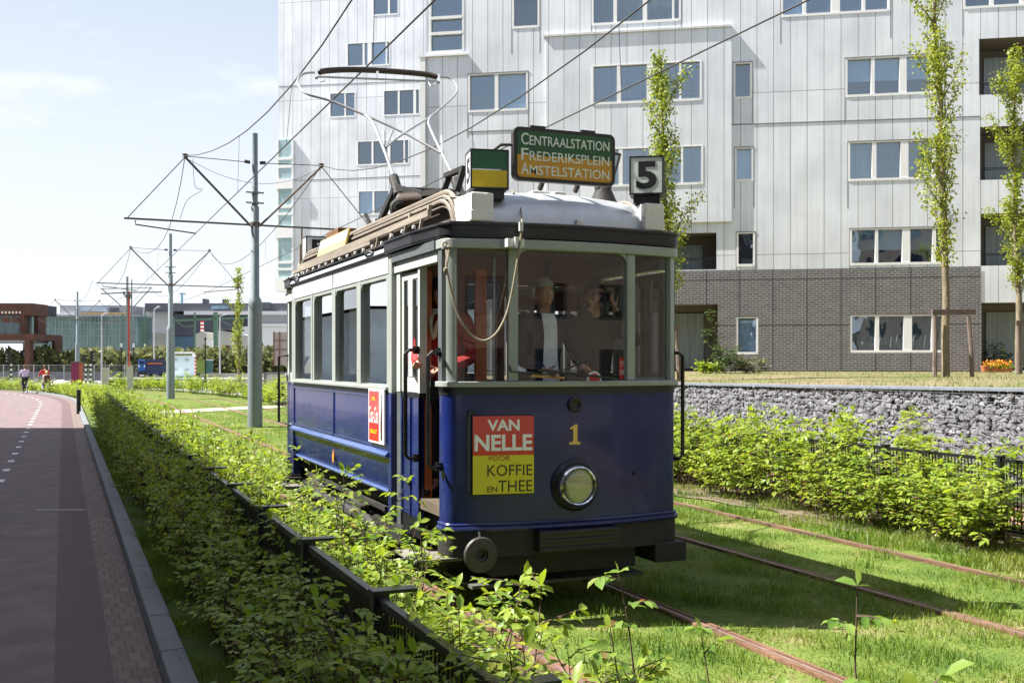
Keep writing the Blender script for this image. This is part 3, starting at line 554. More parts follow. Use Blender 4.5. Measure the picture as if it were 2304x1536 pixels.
mb = MB(); plate(mb, .003, wd - .003, .928, 1.207, .004, .007); mb.build('yellow_field', yellow, ad, smooth=0)
fit_text([('VAN', .11, .35, 1.385, 1.465), ('NELLE', .015, .445, 1.24, 1.357)], 'lettering', wht, P1 + en * .006, ex, (0, 0, 1), ad, .004, .03)
fit_text([('VOOR', .11, .28, 1.17, 1.203)], 'lettering', pm('dark_red_ink', (.3, .05, .01), .4), P1 + en * .006, ex, (0, 0, 1), ad, .004, -.004)
fit_text([('KOFFIE', .11, .445, 1.058, 1.138), ('THEE', .19, .445, .943, 1.024), ('EN', .11, .183, .943, .983)], 'lettering', ink, P1 + en * .006, ex, (0, 0, 1), ad, .004, -.004)
# ---- windscreen
TOPZ = 2.705
for a, b in ((-.52, -.445), (.455, .53)):
    mb = MB(); mb.strip(fline(a, b, 4), .012, -.06, 1.742, TOPZ); E(mb.build('window_post', grey, tram, smooth=0, bevel=.008))
for ln in (LC[3:] + [(-.89, fy(.89), 0)], [(.89, fy(.89), 0)] + RC[:-3]):
    mb = MB(); mb.strip(ln, .004, -.05, 1.742, TOPZ); E(mb.build('corner_post', grey, tram))
for a, b in ((-.895, -.52), (-.445, .455), (.53, .895)):
    mb = MB(); k = 2; l_ = [(a, fy(a) + .03, 0), (b, fy(b) + .03, 0)] if b - a < .5 else [(a, fy(a) + .02, 0), ((a + b) / 2, .025, 0), (b, fy(b) + .02, 0)]
    n_ = len(l_); mb.sheet([[(p[0], p[1], z) for p in ([l_[0], l_[-1]])] for z in (1.742, TOPZ)]); E(mb.build('windscreen', winglass, tram, smooth=0))
mb = MB(); mb.strip(FULL, .03, -.06, TOPZ, 2.775); E(mb.build('header', grey, tram, bevel=.006))
mb = MB()                                                  # rounded top corners of the middle pane
for sx, cx in ((1, -.445), (-1, .455)):
    mb.prism([(cx, fy(cx) - .002, TOPZ), (cx + sx * .07, fy(cx + sx * .07) - .002, TOPZ), (cx + sx * .03, fy(cx) - .002, TOPZ - .02), (cx + sx * .008, fy(cx) - .002, TOPZ - .045), (cx, fy(cx) - .002, TOPZ - .08)], (0, .03, 0))
mb.build('corner_fillet', grey, ends[-1], smooth=0)
# wiper, number plate sticker, red and white signal disc
mb = MB(); 
for p, q, t_ in (((1146, 822, -.0), (1150, 836, -.0), .012), ((1150, 836, 0), (1240, 842, 0), .012), ((1210, 832, -.02), (1390, 852, -.02), .018), ((1240, 843, 0), (1320, 812, -.01), .01)): mb.bar(lp(p[0], p[1], p[2] - .03), lp(q[0], q[1], q[2] - .03), .012, t_)
mb.build('wiper', black, tram, smooth=0)
mb = MB(); c = lp(1336, 853, .06); mb.lathe([(0, 0), (.062, 0), (.062, .008), (0, .008)], c, (0, -1, 0), 28); sd = mb.build('signal_disc', wht, tram, smooth=30); mb = MB(); mb.lathe([(0, .009), (.045, .009), (.045, .012), (0, .012)], c, (0, -1, 0), 28); mb.build('red_centre', red, sd, smooth=30)
a = lp(1393, 804, .07); b = lp(1415, 853, .07); mb = MB(); mb.box(a.x, b.x, .066, .07, b.z, a.z); stk = mb.build('sticker', red, tram, smooth=0)
h_ = a.z - b.z; w_ = b.x - a.x; fit_text([('STOPT', .1 * w_, .9 * w_, .58 * h_, .84 * h_), ('NIET', .1 * w_, .9 * w_, .2 * h_, .46 * h_)], 'lettering', wht, (a.x, .066, b.z), (1, 0, 0), (0, 0, 1), stk, .003)
# ---- canopy and roof
CE = .75
CAN = [(-1., CE, 0)] + LC + fline(-.9095, .9095, 32)[1:-1] + RC + [(1., CE, 0)]
mb = MB(); mb.strip(CAN, .028, -.05, 2.785, 2.80); mb.strip(CAN, .034, -.05, 2.80, 2.872); mb.strip(CAN, .048, -.05, 2.872, 2.887); E(mb.build('canopy', black, tram, smooth=40))
for sx in (-1, 1): mb = MB(); bx0 = lambda a, b, z0, z1: mb.box(min(sx * a, sx * b), max(sx * a, sx * b), .75, 1.52, z0, z1); bx0(.95, 1.028, 2.785, 2.80); bx0(.95, 1.034, 2.80, 2.872); bx0(.95, 1.048, 2.872, 2.887); mb.build('canopy_side', black, tram, smooth=0)
mb = MB(); mb.prism([(p[0] * 1.01, p[1] * 1. - .02, 2.87) for p in CAN], (0, 0, .03)); E(mb.build('canopy_roof', pm('roof_canvas', (.16, .155, .15), .8, var=.2), tram, smooth=0))
rows = []                                                  # curved silver front of the raised roof
for i in range(15):
    s = i / 14; a = s * math.pi / 2; rows.append([(x, (fy(x) * .9 + .0) * (1 - s) + .06 + .5 * (1 - math.cos(a)), 2.9 + (.3 - .07 * (abs(x) / .8) ** 2.2) * math.sin(a) ** .8) for x in np.linspace(-.8, .8, 25)])
rows.append([(p[0], .95, p[2]) for p in rows[-1]])
mb = MB(); mb.sheet(rows); dm = E(mb.build('roof_dome', alu, tram, smooth=60, recalc=False))
for sx, x0, x1 in ((-1, -.80, -.625), (1, .63, .80)):
    mb = MB(); mb.box(x0, x1, .05, .42, 2.9, 3.11); mb.box(x0 - .004, x1 + .004, .046, .2, 2.9, 2.985); E(mb.build('roof_block', white, tram, smooth=0, bevel=.012))
mb = MB(); c = lp(1300, 497, .08); mb.box(c.x - .03, c.x + .03, .03, .09, 2.9, 2.95); mb.build('roof_bracket', white, dm, smooth=0, bevel=.008); mb = MB(); mb.box(-.12, .08, .5, .62, 3.19, 3.225); mb.box(.03, .13, .42, .56, 3.17, 3.215); mb.build('roof_bracket', white, dm, smooth=0, bevel=.008)
# raised roof over the saloon
mb = MB(); mb.sheet([[(x, y, 3.21 - .05 * (abs(x) / .78) ** 2 - (.0 if .9 < y < 5.6 else .03)) for x in np.linspace(-.78, .78, 9)] for y in (.5, .9, 5.5, 5.85)]); mb.box(-.745, .745, .6, 5.8, 2.9, 3.14); mb.build('clerestory', brownw, tram, smooth=0)
def rounded(x, z, dz): return [(x, 6.05, 2.93 + dz * .2)] + [(x, 5.75 + .3 * math.cos(a), z - .22 + .22 * math.sin(a)) for a in np.linspace(.2, math.pi / 2, 6)] + [(x, .72 - .32 * math.sin(a), z - .22 + .22 * math.cos(a)) for a in np.linspace(0, math.pi / 2 - .2, 8)] + [(x, .38, 2.91)]
for sx in (-1, 1):
    for k, (x, z, r) in enumerate(((.775, 3.2, .02), (.80, 3.165, .014), (.815, 3.125, .017), (.80, 3.09, .012))):
        mb = MB(); mb.tube(rounded(sx * x, z, k), r, 6); mb.build('roof_rail', beige, tram)
    mb = MB(); mb.bar((sx * .93, .62, 3.02), (sx * .93, 5.6, 3.005), .03, .05); mb.bar((sx * .95, 2.2, 2.955), (sx * .95, 5.7, 2.955), .05, .035)
    for y in np.arange(.8, 5.6, .42): mb.bar((sx * .95, y, 2.9), (sx * .93, y, 3.0), .022, .022)
    for y in (.75, 1.25): mb.bar((sx * .9, y, 3.0), (sx * .88, y, 3.1), .03, .03)
    mb.build('roof_board', beige, tram, smooth=0)
    mb = MB(); mb.sheet([[(sx * 1.03, y, 2.86), (sx * .74, y, 2.94)] for y in (1.5, 5.6)])
    for y in np.arange(.7, 5.6, .3): mb.lathe([(0, 0), (.014, 0), (.014, .02), (0, .026)], (sx * 1.03, y, 2.875 if y > 1.5 else 2.905), (0, 0, 1), 8, 1)
    mb.build('lower_roof', [MATS['roof_canvas'], wht], tram, smooth=0)
# ---- saloon sides
Y0, Y1 = 1.52, 5.56
WIN = ((1.57, 2.44), (2.58, 3.44), (3.58, 4.43), (4.60, 5.46))
def bx(mb, sx, xi, xo, y0, y1, z0, z1, mi=0): mb.box(min(sx * xi, sx * xo), max(sx * xi, sx * xo), y0, y1, z0, z1, mi)
for sx in (-1, 1):
    mb = MB(); bx(mb, sx, .94, .99, Y0, Y1, 1.13, 1.60); bs = mb.build('side_panel', blue, tram, smooth=0)
    mb = MB()
    for y in (Y0 + .02, 3.52, Y1 - .02): bx(mb, sx, .985, 1.0, y - .02, y + .02, 1.13, 1.60)
    bx(mb, sx, .985, 1.0, Y0 + .04, Y1 - .04, 1.13, 1.165); bx(mb, sx, .985, .998, Y0 + .04, Y1 - .04, 1.575, 1.60); mb.build('panel_strip', blue, bs, smooth=0, bevel=.004)
    mb = MB(); bx(mb, sx, .95, .997, Y0, Y1, 1.60, 1.645); mb.build('under_sill_band', black, tram, smooth=0)
    mb = MB(); bx(mb, sx, .94, 1.02, Y0, Y1, 1.645, 1.675); mb.build('sill', grey, tram, smooth=0, bevel=.006)
    pr = [(1.0, 1.135), (1.035, 1.105), (1.03, 1.085), (.985, 1.085), (.96, 1.1)]; mb = MB(); mb.prism([(sx * a, Y0 - .03, b) for a, b in pr], (0, Y1 - Y0 + .06, 0)); mb.build('waist_rail', pm('pale_blue_paint', (.045, .085, .26), .25, coat=.5), tram, smooth=0)
    mb = MB(); mb.sheet([[(sx * (.99 - .05 * (1 - s) ** 1.5), y, .79 + .3 * s) for s in np.linspace(0, 1, 6)] for y in (Y0, Y1)]); rk = mb.build('rocker_panel', blue, tram)
    mb = MB(); mb.tube([(sx * .955, Y0 - .02, .785), (sx * .955, Y1 + .02, .785)], .02, 8); mb.build('lower_moulding', MATS['pale_blue_paint'], rk)
    c = lx(749, 1028, -.99); mb = MB(); mb.prism([(sx * .982, c.y + a, c.z + b) for a, b in ((-.035, .02), (-.02, .045), (0, .08), (.02, .045), (.035, .02), (.03, -.04), (.0, -.065), (-.03, -.04))], (sx * .008, 0, 0)); mb.build('crest', pm('crest_gold', (.55, .25, .07), .4, var=.4, scale=60), rk, smooth=0)
    for k, (a, b) in enumerate(WIN):
        mb = MB(); zt = 2.59
        bx(mb, sx, .93, .995, a - .07, a, 1.675, 2.625); bx(mb, sx, .93, .995, b, b + (.07 if k < 3 else .10), 1.675, 2.625); bx(mb, sx, .93, .993, a, b, zt, 2.625); bx(mb, sx, .93, .993, a, b, 1.675, 1.69)
        for (yc, s) in ((a, 1), (b, -1)): mb.prism([(sx * .99, yc, zt), (sx * .99, yc + s * .06, zt), (sx * .99, yc + s * .022, zt - .022), (sx * .99, yc, zt - .06)], (-sx * .04, 0, 0))
        f = mb.build('side_window', grey, tram, smooth=0)
        mb = MB(); mb.sheet([[(sx * .95, a, z), (sx * .95, b, z)] for z in (1.69, zt)]); mb.build('pane', sideglass, f, smooth=0)
        if sx < 0 and k == 1:
            mb = MB(); mb.box(-.949, -.945, 3.3, 3.4, 2.1, 2.47); nn = mb.build('notice', red, f, smooth=0)
    mb = MB(); bx(mb, sx, .93, 1.0, Y0, Y1, 2.627, 2.79); lb = mb.build('letterboard', pale, tram, smooth=0)
    mb = MB(); bx(mb, sx, .99, 1.003, 3.50, 3.53, 2.63, 2.788); mb.build('joint', black, lb, smooth=0); mb = MB(); bx(mb, sx, .96, 1.02, Y0, Y1, 2.79, 2.803); mb.build('rain_strip', black, lb, smooth=0)
    mb = MB(); mb.prism([(sx * .95, Y0 + .002, 2.803), (sx * 1.03, Y0 + .002, 2.803), (sx * 1.008, Y0 + .002, 2.855), (sx * .95, Y0 + .002, 2.87)], (0, Y1 - Y0 + .04, 0)); cv = mb.build('cornice', pm('blue_grey_paint', (.42, .45, .5), .4, var=.06), tram, smooth=0)
    mb = MB(); bx(mb, sx, .95, 1.022, Y0 + .004, Y1, 2.856, 2.872)
    for y in (2.0, 5.2): mb.tube([(sx * 1.03, y - .12, 2.825), (sx * 1.045, y - .06, 2.845), (sx * 1.045, y + .06, 2.845), (sx * 1.03, y + .12, 2.825)], .012, 6)
    mb.build('gutter', black, cv, smooth=0)
    # corner pillars of the saloon
    for yy, s in ((Y0, -1), (Y1, 1)):
        mb = MB(); bx(mb, sx, .90, 1.0, min(yy, yy + s * .1), max(yy, yy + s * .1), .55, 1.62); o1 = mb.build('corner_pillar', blue, tram, smooth=0, bevel=.01)
        mb = MB(); bx(mb, sx, .90, .998, min(yy, yy + s * .1), max(yy, yy + s * .1), 1.62, 2.79); mb.build('upper_pillar', grey, o1, smooth=0, bevel=.01)
    # platform side: frame, folded door, handrails, step
    for yy in (0, 1):
        fl = lambda y: y if yy == 0 else LEN - y
        def bb(mb, xi, xo, ya, yb, z0, z1): bx(mb, sx, xi, xo, min(fl(ya), fl(yb)), max(fl(ya), fl(yb)), z0, z1)
        if yy:                                             # the short far platform: one plain door leaf
            mb = MB(); bb(mb, .9, .962, .27, .33, 1.64, 2.7); bb(mb, .9, .96, .66, .70, 1.64, 2.7); bb(mb, .9, .975, .27, .70, 2.62, 2.705); bb(mb, .91, .945, .33, .66, 1.64, 1.76); df = mb.build('door', MATS['light_grey_paint'], tram, smooth=0)
            mb = MB(); bb(mb, .9, .955, .27, .7, .66, 1.64); mb.build('lower_leaf', blue, df, smooth=0); mb = MB(); mb.sheet([[(sx * .93, fl(y), z) for y in (.33, .66)] for z in (1.76, 2.62)]); mb.build('pane', sideglass, df, smooth=0)
            mb = MB(); hx = sx * 1.06; mb.tube([(sx * .95, fl(.3), 1.97), (hx, fl(.2), 1.95), (hx, fl(.2), 1.15), (sx * .95, fl(.3), 1.12)], .016, 8); mb.build('handrail', MATS['handrail_black'], tram)
            mb = MB(); bb(mb, .72, 1.08, .3, .7, .38, .405); mb.build('step', MATS['step_wood'], tram, smooth=0); continue
        mb = MB(); bb(mb, .9, .962, 1.30, 1.39, 1.64, 2.7); bb(mb, .9, .96, .77, .815, 1.64, 2.62); bb(mb, .9, .975, .3, 1.42, 2.62, 2.705); df = mb.build('door_frame', pm('light_grey_paint', (.5, .53, .49), .4, var=.06), tram, smooth=0)
        mb = MB(); bb(mb, .9, .955, 1.3, 1.42, .55, 1.64); bb(mb, .9, .945, 1.39, 1.42, 1.64, 2.62); bb(mb, .935, .978, .19, .27, 1.742, 2.71); bb(mb, .92, 1., .3, 1.42, 2.705, 2.775); mb.build('lintel', pm('dark_grey_paint', (.1, .115, .12), .4), df, smooth=0)
        shut = not (sx < 0 and yy == 0)
        for (d0, d1) in ([(.82, 1.295)] + ([(.29, .765)] if shut else [])):
            mb = MB(); n_ = 2; t = d1 - d0
            bb(mb, .915, .945, d0, d0 + .05, 1.64, 2.6); bb(mb, .915, .945, d1 - .05, d1, 1.64, 2.6); bb(mb, .915, .944, d0 + .05, d1 - .05, 1.64, 1.76); bb(mb, .915, .944, d0 + .05, d1 - .05, 2.54, 2.6)
            if n_ == 2: bb(mb, .915, .948, (d0 + d1) / 2 - .055, (d0 + d1) / 2 + .055, 1.76, 2.54)
            dr = mb.build('door', MATS['light_grey_paint'], tram, smooth=0, bevel=.006)
            mb = MB(); bb(mb, .91, .943, d0, d1, .66, 1.6); bb(mb, .93, .955, d0, d0 + .03, .66, 1.6); bb(mb, .93, .955, (d0 + d1) / 2 - .015, (d0 + d1) / 2 + .015, .66, 1.6); bb(mb, .93, .955, d1 - .03, d1, .66, 1.6); mb.build('lower_leaf', blue, dr, smooth=0)
            mb = MB(); bb(mb, .905, .94, d0 + .02, d1, .5, .655); mb.build('kick_plate', black, dr, smooth=0); mb = MB(); bb(mb, .905, .95, d0, d1, 1.6, 1.64); mb.build('door_band', black, dr, smooth=0); mb = MB(); bb(mb, .94, .97, (d0 + d1) / 2 - .02, (d0 + d1) / 2 + .02, .9, .96); mb.build('hinge', black, dr, smooth=0)
            mb = MB(); mb.sheet([[(sx * .93, fl(y), z) for y in (d0 + .05, d1 - .05)] for z in (1.76, 2.54)]); mb.build('pane', sideglass, dr, smooth=0)
        for y, zt, zb, w_ in ((.72, 1.975, 1.14, .2), (.16, 1.955, 1.12, .16)):
            mb = MB(); hx = sx * (1.09 if sx < 0 else 1.03); hy = fl(y); iy = fl(.79) if w_ > .18 else fl(.24)
            mb.tube([(sx * .95, iy, zt), (hx - sx * .03, hy, zt), (hx, hy, zt - .03), (hx, hy, zb + .03), (hx - sx * .03, hy, zb), (sx * .95, iy, zb)], [.016, .013, .016, .016, .013, .016], 8); mb.tube([(sx * .985, iy, zt - .03), (sx * .985, iy, zt + .03)], .026, 8); mb.tube([(sx * .985, iy, zb - .03), (sx * .985, iy, zb + .03)], .026, 8)
            mb.build('handrail', pm('handrail_black', (.03, .03, .03), .25, metal=.5), tram)
        mb = MB(); bb(mb, .72, 1.1, .45, .98, .38, .405); bb(mb, .85, .87, .5, .54, .4, .6); bb(mb, .85, .87, .9, .94, .4, .6); mb.build('step', pm('step_wood', (.2, .18, .16), .8), tram, smooth=0, bevel=.005)
# brown door post that shows in the open doorway
mb = MB(); mb.box(-.9, -.84, .83, .87, .82, 2.6); mb.build('inner_post', orange, tram, smooth=0)
# side sign on the roof, red side advertisement
def duo(name, parent, x, y0, y1, z0, z1, tilt, mats_, split):
    mb = MB(); mb.prism([(x, y0, z0), (x, y1, z0), (x - tilt, y1, z1), (x - tilt, y0, z1)], (.02, 0, 0)); o = mb.build(name, mats_[0], parent, smooth=0); zs = z0 + (z1 - z0) * split
    mb = MB(); e = .012; f = lambda z: x - tilt * (z - z0) / (z1 - z0)
    mb.prism([(f(zs) - .004, y0 + e, zs), (f(zs) - .004, y1 - e, zs), (f(z1 - e) - .004, y1 - e, z1 - e), (f(z1 - e) - .004, y0 + e, z1 - e)], (.005, 0, 0)); mb.build('upper_field', mats_[1], o, smooth=0)
    mb = MB(); mb.prism([(f(z0 + e) - .004, y0 + e, z0 + e), (f(z0 + e) - .004, y1 - e, z0 + e), (f(zs) - .004, y1 - e, zs - .001), (f(zs) - .004, y0 + e, zs - .001)], (.005, 0, 0)); mb.build('lower_field', mats_[2], o, smooth=0)
    return o
ss = duo('side_sign', tram, -.90, 3.45, 4.75, 3.015, 3.235, -.05, (gold, pm('faded_sign_blue', (.33, .45, .55), .25, coat=.5), pm('faded_sign_yellow', (.75, .5, .13), .25, coat=.5)), .52)
fit_text([('CENTRAALSTATION', .1, 1.2, .1, .17)], 'lettering', wht, (-.888, 4.75, 3.02), (0, -1, 0), (0.05, 0, .22), ss, .003)
sa = MB(); sa.box(-1.022, -1.005, 1.56, 2.06, 1.185, 1.652); sao = sa.build('side_advertisement', wht, tram, smooth=0)
mb = MB(); mb.box(-1.026, -1.02, 1.72, 2.03, 1.205, 1.632); mb.build('red_field', red, sao, smooth=0)
mb = MB(); mb.lathe([(.0, 0), (.026, 0), (.028, .15), (.022, .22), (.012, .3), (.011, .37), (.014, .372), (.014, .39), (0, .39)], (-1.024, 1.64, 1.22), (0, 0, 1), 12); q = mb.build('bottle_picture', pm('bottle_brown', (.07, .03, .02), .3), sao); 
for v_ in q.data.vertices: v_.co.x = -1.024 + (v_.co.x + 1.024) * .08
fit_text([('Coca-Cola', .015, .3, .15, .29)], 'lettering', wht, (-1.0262, 2.03, 1.205), (0, -1, 0), (0, 0, 1), sao, .003, .0, .25)
fit_text([('DRINK', .1, .21, .345, .375), ('IJSKOUD', .05, .26, .05, .095)], 'lettering', yellow, (-1.0262, 2.03, 1.205), (0, -1, 0), (0, 0, 1), sao, .003, .01)
# destination board
signm = pm('sign_frame', (.03, .024, .02), .5)
def rrect(x0, x1, z0, z1, r, y, n=5):
    o_ = []
    for cx, cz, a0 in ((x1 - r, z0 + r, -90), (x1 - r, z1 - r, 0), (x0 + r, z1 - r, 90), (x0 + r, z0 + r, 180)):
        for i in range(n + 1): a = rad(a0 + 90 * i / n); o_.append((cx + r * math.cos(a), y, cz + r * math.sin(a)))
    return o_
mb = MB(); mb.prism(rrect(-.425, .425, 3.235, 3.635, .05, .16), (0, .05, 0))
for x in (-.22, .2): mb.box(x - .06, x + .06, .17, .19, 3.63, 3.655)
for sx in (-1, 1): mb.tube([(sx * .42, .19, 3.5), (sx * .5, .22, 3.5), (sx * .53, .3, 3.47), (sx * .53, .5, 3.2)], .012, 6); mb.bar((sx * .15, .3, 3.2), (sx * .15, .2, 3.3), .03, .03)
ds = mb.build('destination_sign', signm, tram, smooth=30)
up = [p for p in rrect(-.395, .395, 3.262, 3.608, .03, .157)]; zc = 3.43
mb = MB(); mb.prism([(-.395, .157, zc), (.395, .157, zc)] + [p for p in up if p[2] > zc], (0, .002, 0)); mb.build('green_field', pm('sign_green', (.022, .1, .035), .3, coat=.15, var=.08), ds, smooth=0)
mb = MB(); mb.prism([(.395, .157, zc - .001), (-.395, .157, zc - .001)] + [p for p in up if p[2] < zc and p[0] < 0][::1] + [p for p in up if p[2] < zc and p[0] > 0], (0, .002, 0)); mb.build('ochre_field', pm('sign_ochre', (.6, .3, .025), .3, coat=.15, var=.08), ds, smooth=0)
T_ = []
for z, c0, rest in ((3.503, 'C', 'ENTRAALSTATION'), (3.388, 'F', 'REDERIKSPLEIN'), (3.282, 'A', 'MSTELSTATION')): T_ += [(c0, -.365, -.305, z, z + .088), (rest, -.297, .372, z, z + .072)]
fit_text(T_, 'lettering', pm('sign_letters', (.8, .84, .77), .4), (0, .157, 0), (1, 0, 0), (0, 0, 1), ds, .003, .004)
# number lanterns
def milk_mat(name, c):
    m, t, o = base_mat(name); p = N(t, 'ShaderNodeBsdfPrincipled'); p.inputs['Base Color'].default_value = (*c, 1); p.inputs['Roughness'].default_value = .25; tl = N(t, 'ShaderNodeBsdfTranslucent'); tl.inputs[0].default_value = (*c, 1); ms = N(t, 'ShaderNodeMixShader'); ms.inputs[0].default_value = .5
    t.links.new(p.outputs[0], ms.inputs[1]); t.links.new(tl.outputs[0], ms.inputs[2]); t.links.new(ms.outputs[0], o.inputs[0]); return m
milk = milk_mat('milk_glass', (.9, .92, .92))
def lantern(x0, x1, y0, y1, z0, z1, front, turn):
    mb = MB(); e = .012
    for a in (x0, x1 - e):
        for b in (y0, y1 - e): mb.box(a, a + e, b, b + e, z0, z1)
    mb.box(x0, x1, y0, y1, z1, z1 + .012); mb.box(x0, x1, y0, y1, z0 - .012, z0); mb.box(x0 + .03, x1 - .03, y0 + .02, y1 - .02, z0 - .08, z0 - .012); o = mb.build('number_lantern', black, tram, smooth=0); mb = MB(); mb.box(x0 + e, x1 - e, y1 - .008, y1 - .004, z0, z1); mb.build('back_pane', milk, o, smooth=0); zm = (z0 + z1) / 2
    if front == '5':
        mb = MB(); mb.box(x0 + e, x1 - e, y0 + .004, y0 + .008, z0, z1); mb.build('number_pane', milk, o, smooth=0); fit_text([('5', .052, x1 - x0 - .052, .03, z1 - z0 - .03)], 'numeral', ink, (x0, y0 + .004, z0), (1, 0, 0), (0, 0, 1), o, .003, .035)
        mb = MB(); mb.box(x1 - .008, x1 - .004, y0 + e, y1 - e, z0, z1); mb.build('side_pane', signm, o, smooth=0); mb = MB(); mb.box(x0 + .004, x0 + .008, y0 + e, y1 - e, z0, z1); mb.build('side_pane', milk, o, smooth=0)
    else:
        mb = MB(); mb.box(x0 + e, x1 - e, y0 + .004, y0 + .008, zm, z1); mb.build('green_pane', pm('lantern_green', (.01, .12, .06), .2, coat=.3), o, smooth=0); mb = MB(); mb.box(x0 + e, x1 - e, y0 + .004, y0 + .008, z0, zm - .008); mb.build('yellow_pane', pm('lantern_yellow', (.66, .47, .015), .2, coat=.3), o, smooth=0)
        mb = MB(); mb.box(x0 + .004, x0 + .008, y0 + e, y1 - e, z0, z1); mb.build('number_pane', wht, o, smooth=0); fit_text([('5', .05, y1 - y0 - .05, .04, z1 - z0 - .04)], 'numeral', ink, (x0 + .004, y1, z0), (0, -1, 0), (0, 0, 1), o, .003, .03)
        mb = MB(); mb.box(x1 - .008, x1 - .004, y0 + e, y1 - e, z0, z1); mb.build('side_pane', signm, o, smooth=0)
    R_ = Matrix.Rotation(turn, 4, 'Z'); c = V(((x0 + x1) / 2, (y0 + y1) / 2, 0)); o.location = c - R_ @ c; o.rotation_euler = (0, 0, turn); return o
lantern(-.765, -.48, .08, .32, 3.155, 3.42, 'c', rad(-11)); lantern(.6, .865, .08, .32, 3.195, 3.47, '5', rad(-33)); lantern(-.765, -.48, 5.95, 6.19, 3.16, 3.42, '5', 0)
mb = MB(); mb.box(.55, .78, .36, .7, 3.08, 3.12); mb.tube([(.47, .5, 3.1), (.47, .5, 3.4)], .045, 8); mb.lathe([(.12, 0), (.1, .04), (.055, .14), (.035, .24), (.03, .36), (0, .37)], (.5, .5, 3.15), (0, 0, 1), 16); mb.build('roof_bell', grime, tram)
# ---- bow collector
BP = TO + V((0, 3.2, 3.72)); BN = V((0, -1.63, 2.2)).normalized()
def bow(px, py, up=0.): return at_pl(px, py, BP, BN) - TO + V((0, 0, up))
def smooth_pts(pts, n=5):
    o_ = []; P = [V(p) for p in pts]
    for i in range(len(P) - 1):
        a, b, c, d = P[max(i - 1, 0)], P[i], P[i + 1], P[min(i + 2, len(P) - 1)]
        for j in range(n): t = j / n; o_.append(.5 * ((2 * b) + (c - a) * t + (2 * a - 5 * b + 4 * c - d) * t * t + (3 * b - a - 3 * c + d) * t ** 3))
    return o_ + [P[-1]]
bowm = pm('bow_tube', (.45, .45, .47), .35, metal=.5, var=.12)
bc = MB(); tb = lambda pts, r: bc.tube(smooth_pts([bow(*p) for p in pts]), r, 8)
tb([(712, 164), (694, 164), (678, 169), (670, 182), (676, 199), (694, 213), (740, 226), (795, 248), (903, 296), (991, 344)], .014)
tb([(986, 173), (1010, 176), (1027, 192), (1027, 208), (1013, 225), (971, 261), (909, 300), (867, 332)], .0125)
tb([(812, 254), (828, 264), (841, 280), (857, 319), (870, 352), (888, 404)], .016); tb([(971, 261), (965, 272), (965, 281), (974, 303), (994, 345), (1017, 391), (1032, 424)], .015)
for a, b in (((864, 296), (864, 328)), ((994, 306), (996, 344)), ((883, 294), (868, 332))): bc.tube([bow(*a), bow(*b)], .014, 6)
bco = bc.build('bow_collector', bowm, tram)
mb = MB(); mb.tube(smooth_pts([bow(*p) for p in ((716, 163), (740, 159), (790, 157), (850, 159), (910, 163), (960, 168), (984, 174))]), [.018] + [.036] * 29 + [.018], 8); mb.build('contact_strip', pm('strip_carbon', (.045, .03, .025), .6), bco)
mb = MB(); mb.bar(bow(712, 173), bow(988, 184), .02, .02); mb.bar(bow(849, 160), bow(849, 178), .03, .02)
for px, py in ((712, 168), (987, 178)): mb.bar(bow(px, py - 8), bow(px, py + 8), .03, .03)
for px, py in ((725, 174), (972, 184)): mb.tube(smooth_pts([bow(px - 8, py), bow(px - 5, py + 8), bow(px, py + 10), bow(px + 6, py + 7), bow(px + 8, py)]), .006, 5)
mb.build('strip_holder', bowm, bco)
bl = bow(892, 418); br = bow(1032, 424); mb = MB()
for p in (bl, br):
    mb.cyl(p + V((0, .1, .1)), p + V((0, -.08, -.1)), .05, .05, 10); mb.bar(p, (p.x, 2.5, 3.24), .05, .06); mb.bar(p, (p.x, 3.9, 3.24), .05, .06); mb.bar((p.x, 2.5, 3.24), (p.x, 3.9, 3.24), .05, .06)
mb.cyl(bl - V((.05, 0, .04)), br + V((.05, 0, -.04)), .035, .035, 10); mb.bar((-.7, 2.6, 3.24), (.7, 2.6, 3.24), .06, .06); mb.bar((-.7, 3.85, 3.24), (.7, 3.85, 3.24), .06, .06)
mb.bar(lp(895, 422, 2.9), lp(952, 436, 2.3), .05, .05); mb.bar(lp(952, 436, 2.3), lp(1000, 430, 2.0), .05, .05); mb.bar(lp(1004, 396, 2.0), lp(1046, 378, 1.7), .06, .04); mb.bar(lp(1012, 394, 2.0), lp(995, 438, 2.0), .04, .05); mb.bar(lp(1042, 382, 1.7), lp(1028, 430, 1.7), .05, .05); mb.tube(smooth_pts([lp(905, 460, 2.6), lp(890, 462, 2.6), lp(891, 480, 2.6), lp(905, 484, 2.6)]), .05, 8)
mb.build('collector_base', grime, bco)
mb = MB(); a = lp(902, 452, 2.7); b = lp(962, 447, 2.3); d = b - a; u = d.orthogonal().normalized(); w3 = d.normalized().cross(u)
mb.tube([a + d * (i / 160) + (u * math.cos(i * .62) + w3 * math.sin(i * .62)) * .06 for i in range(161)], .017, 5); mb.cyl(a, b, .035, .035, 8); mb.build('spring', pm('spring_brown', (.075, .05, .035), .6), bco)
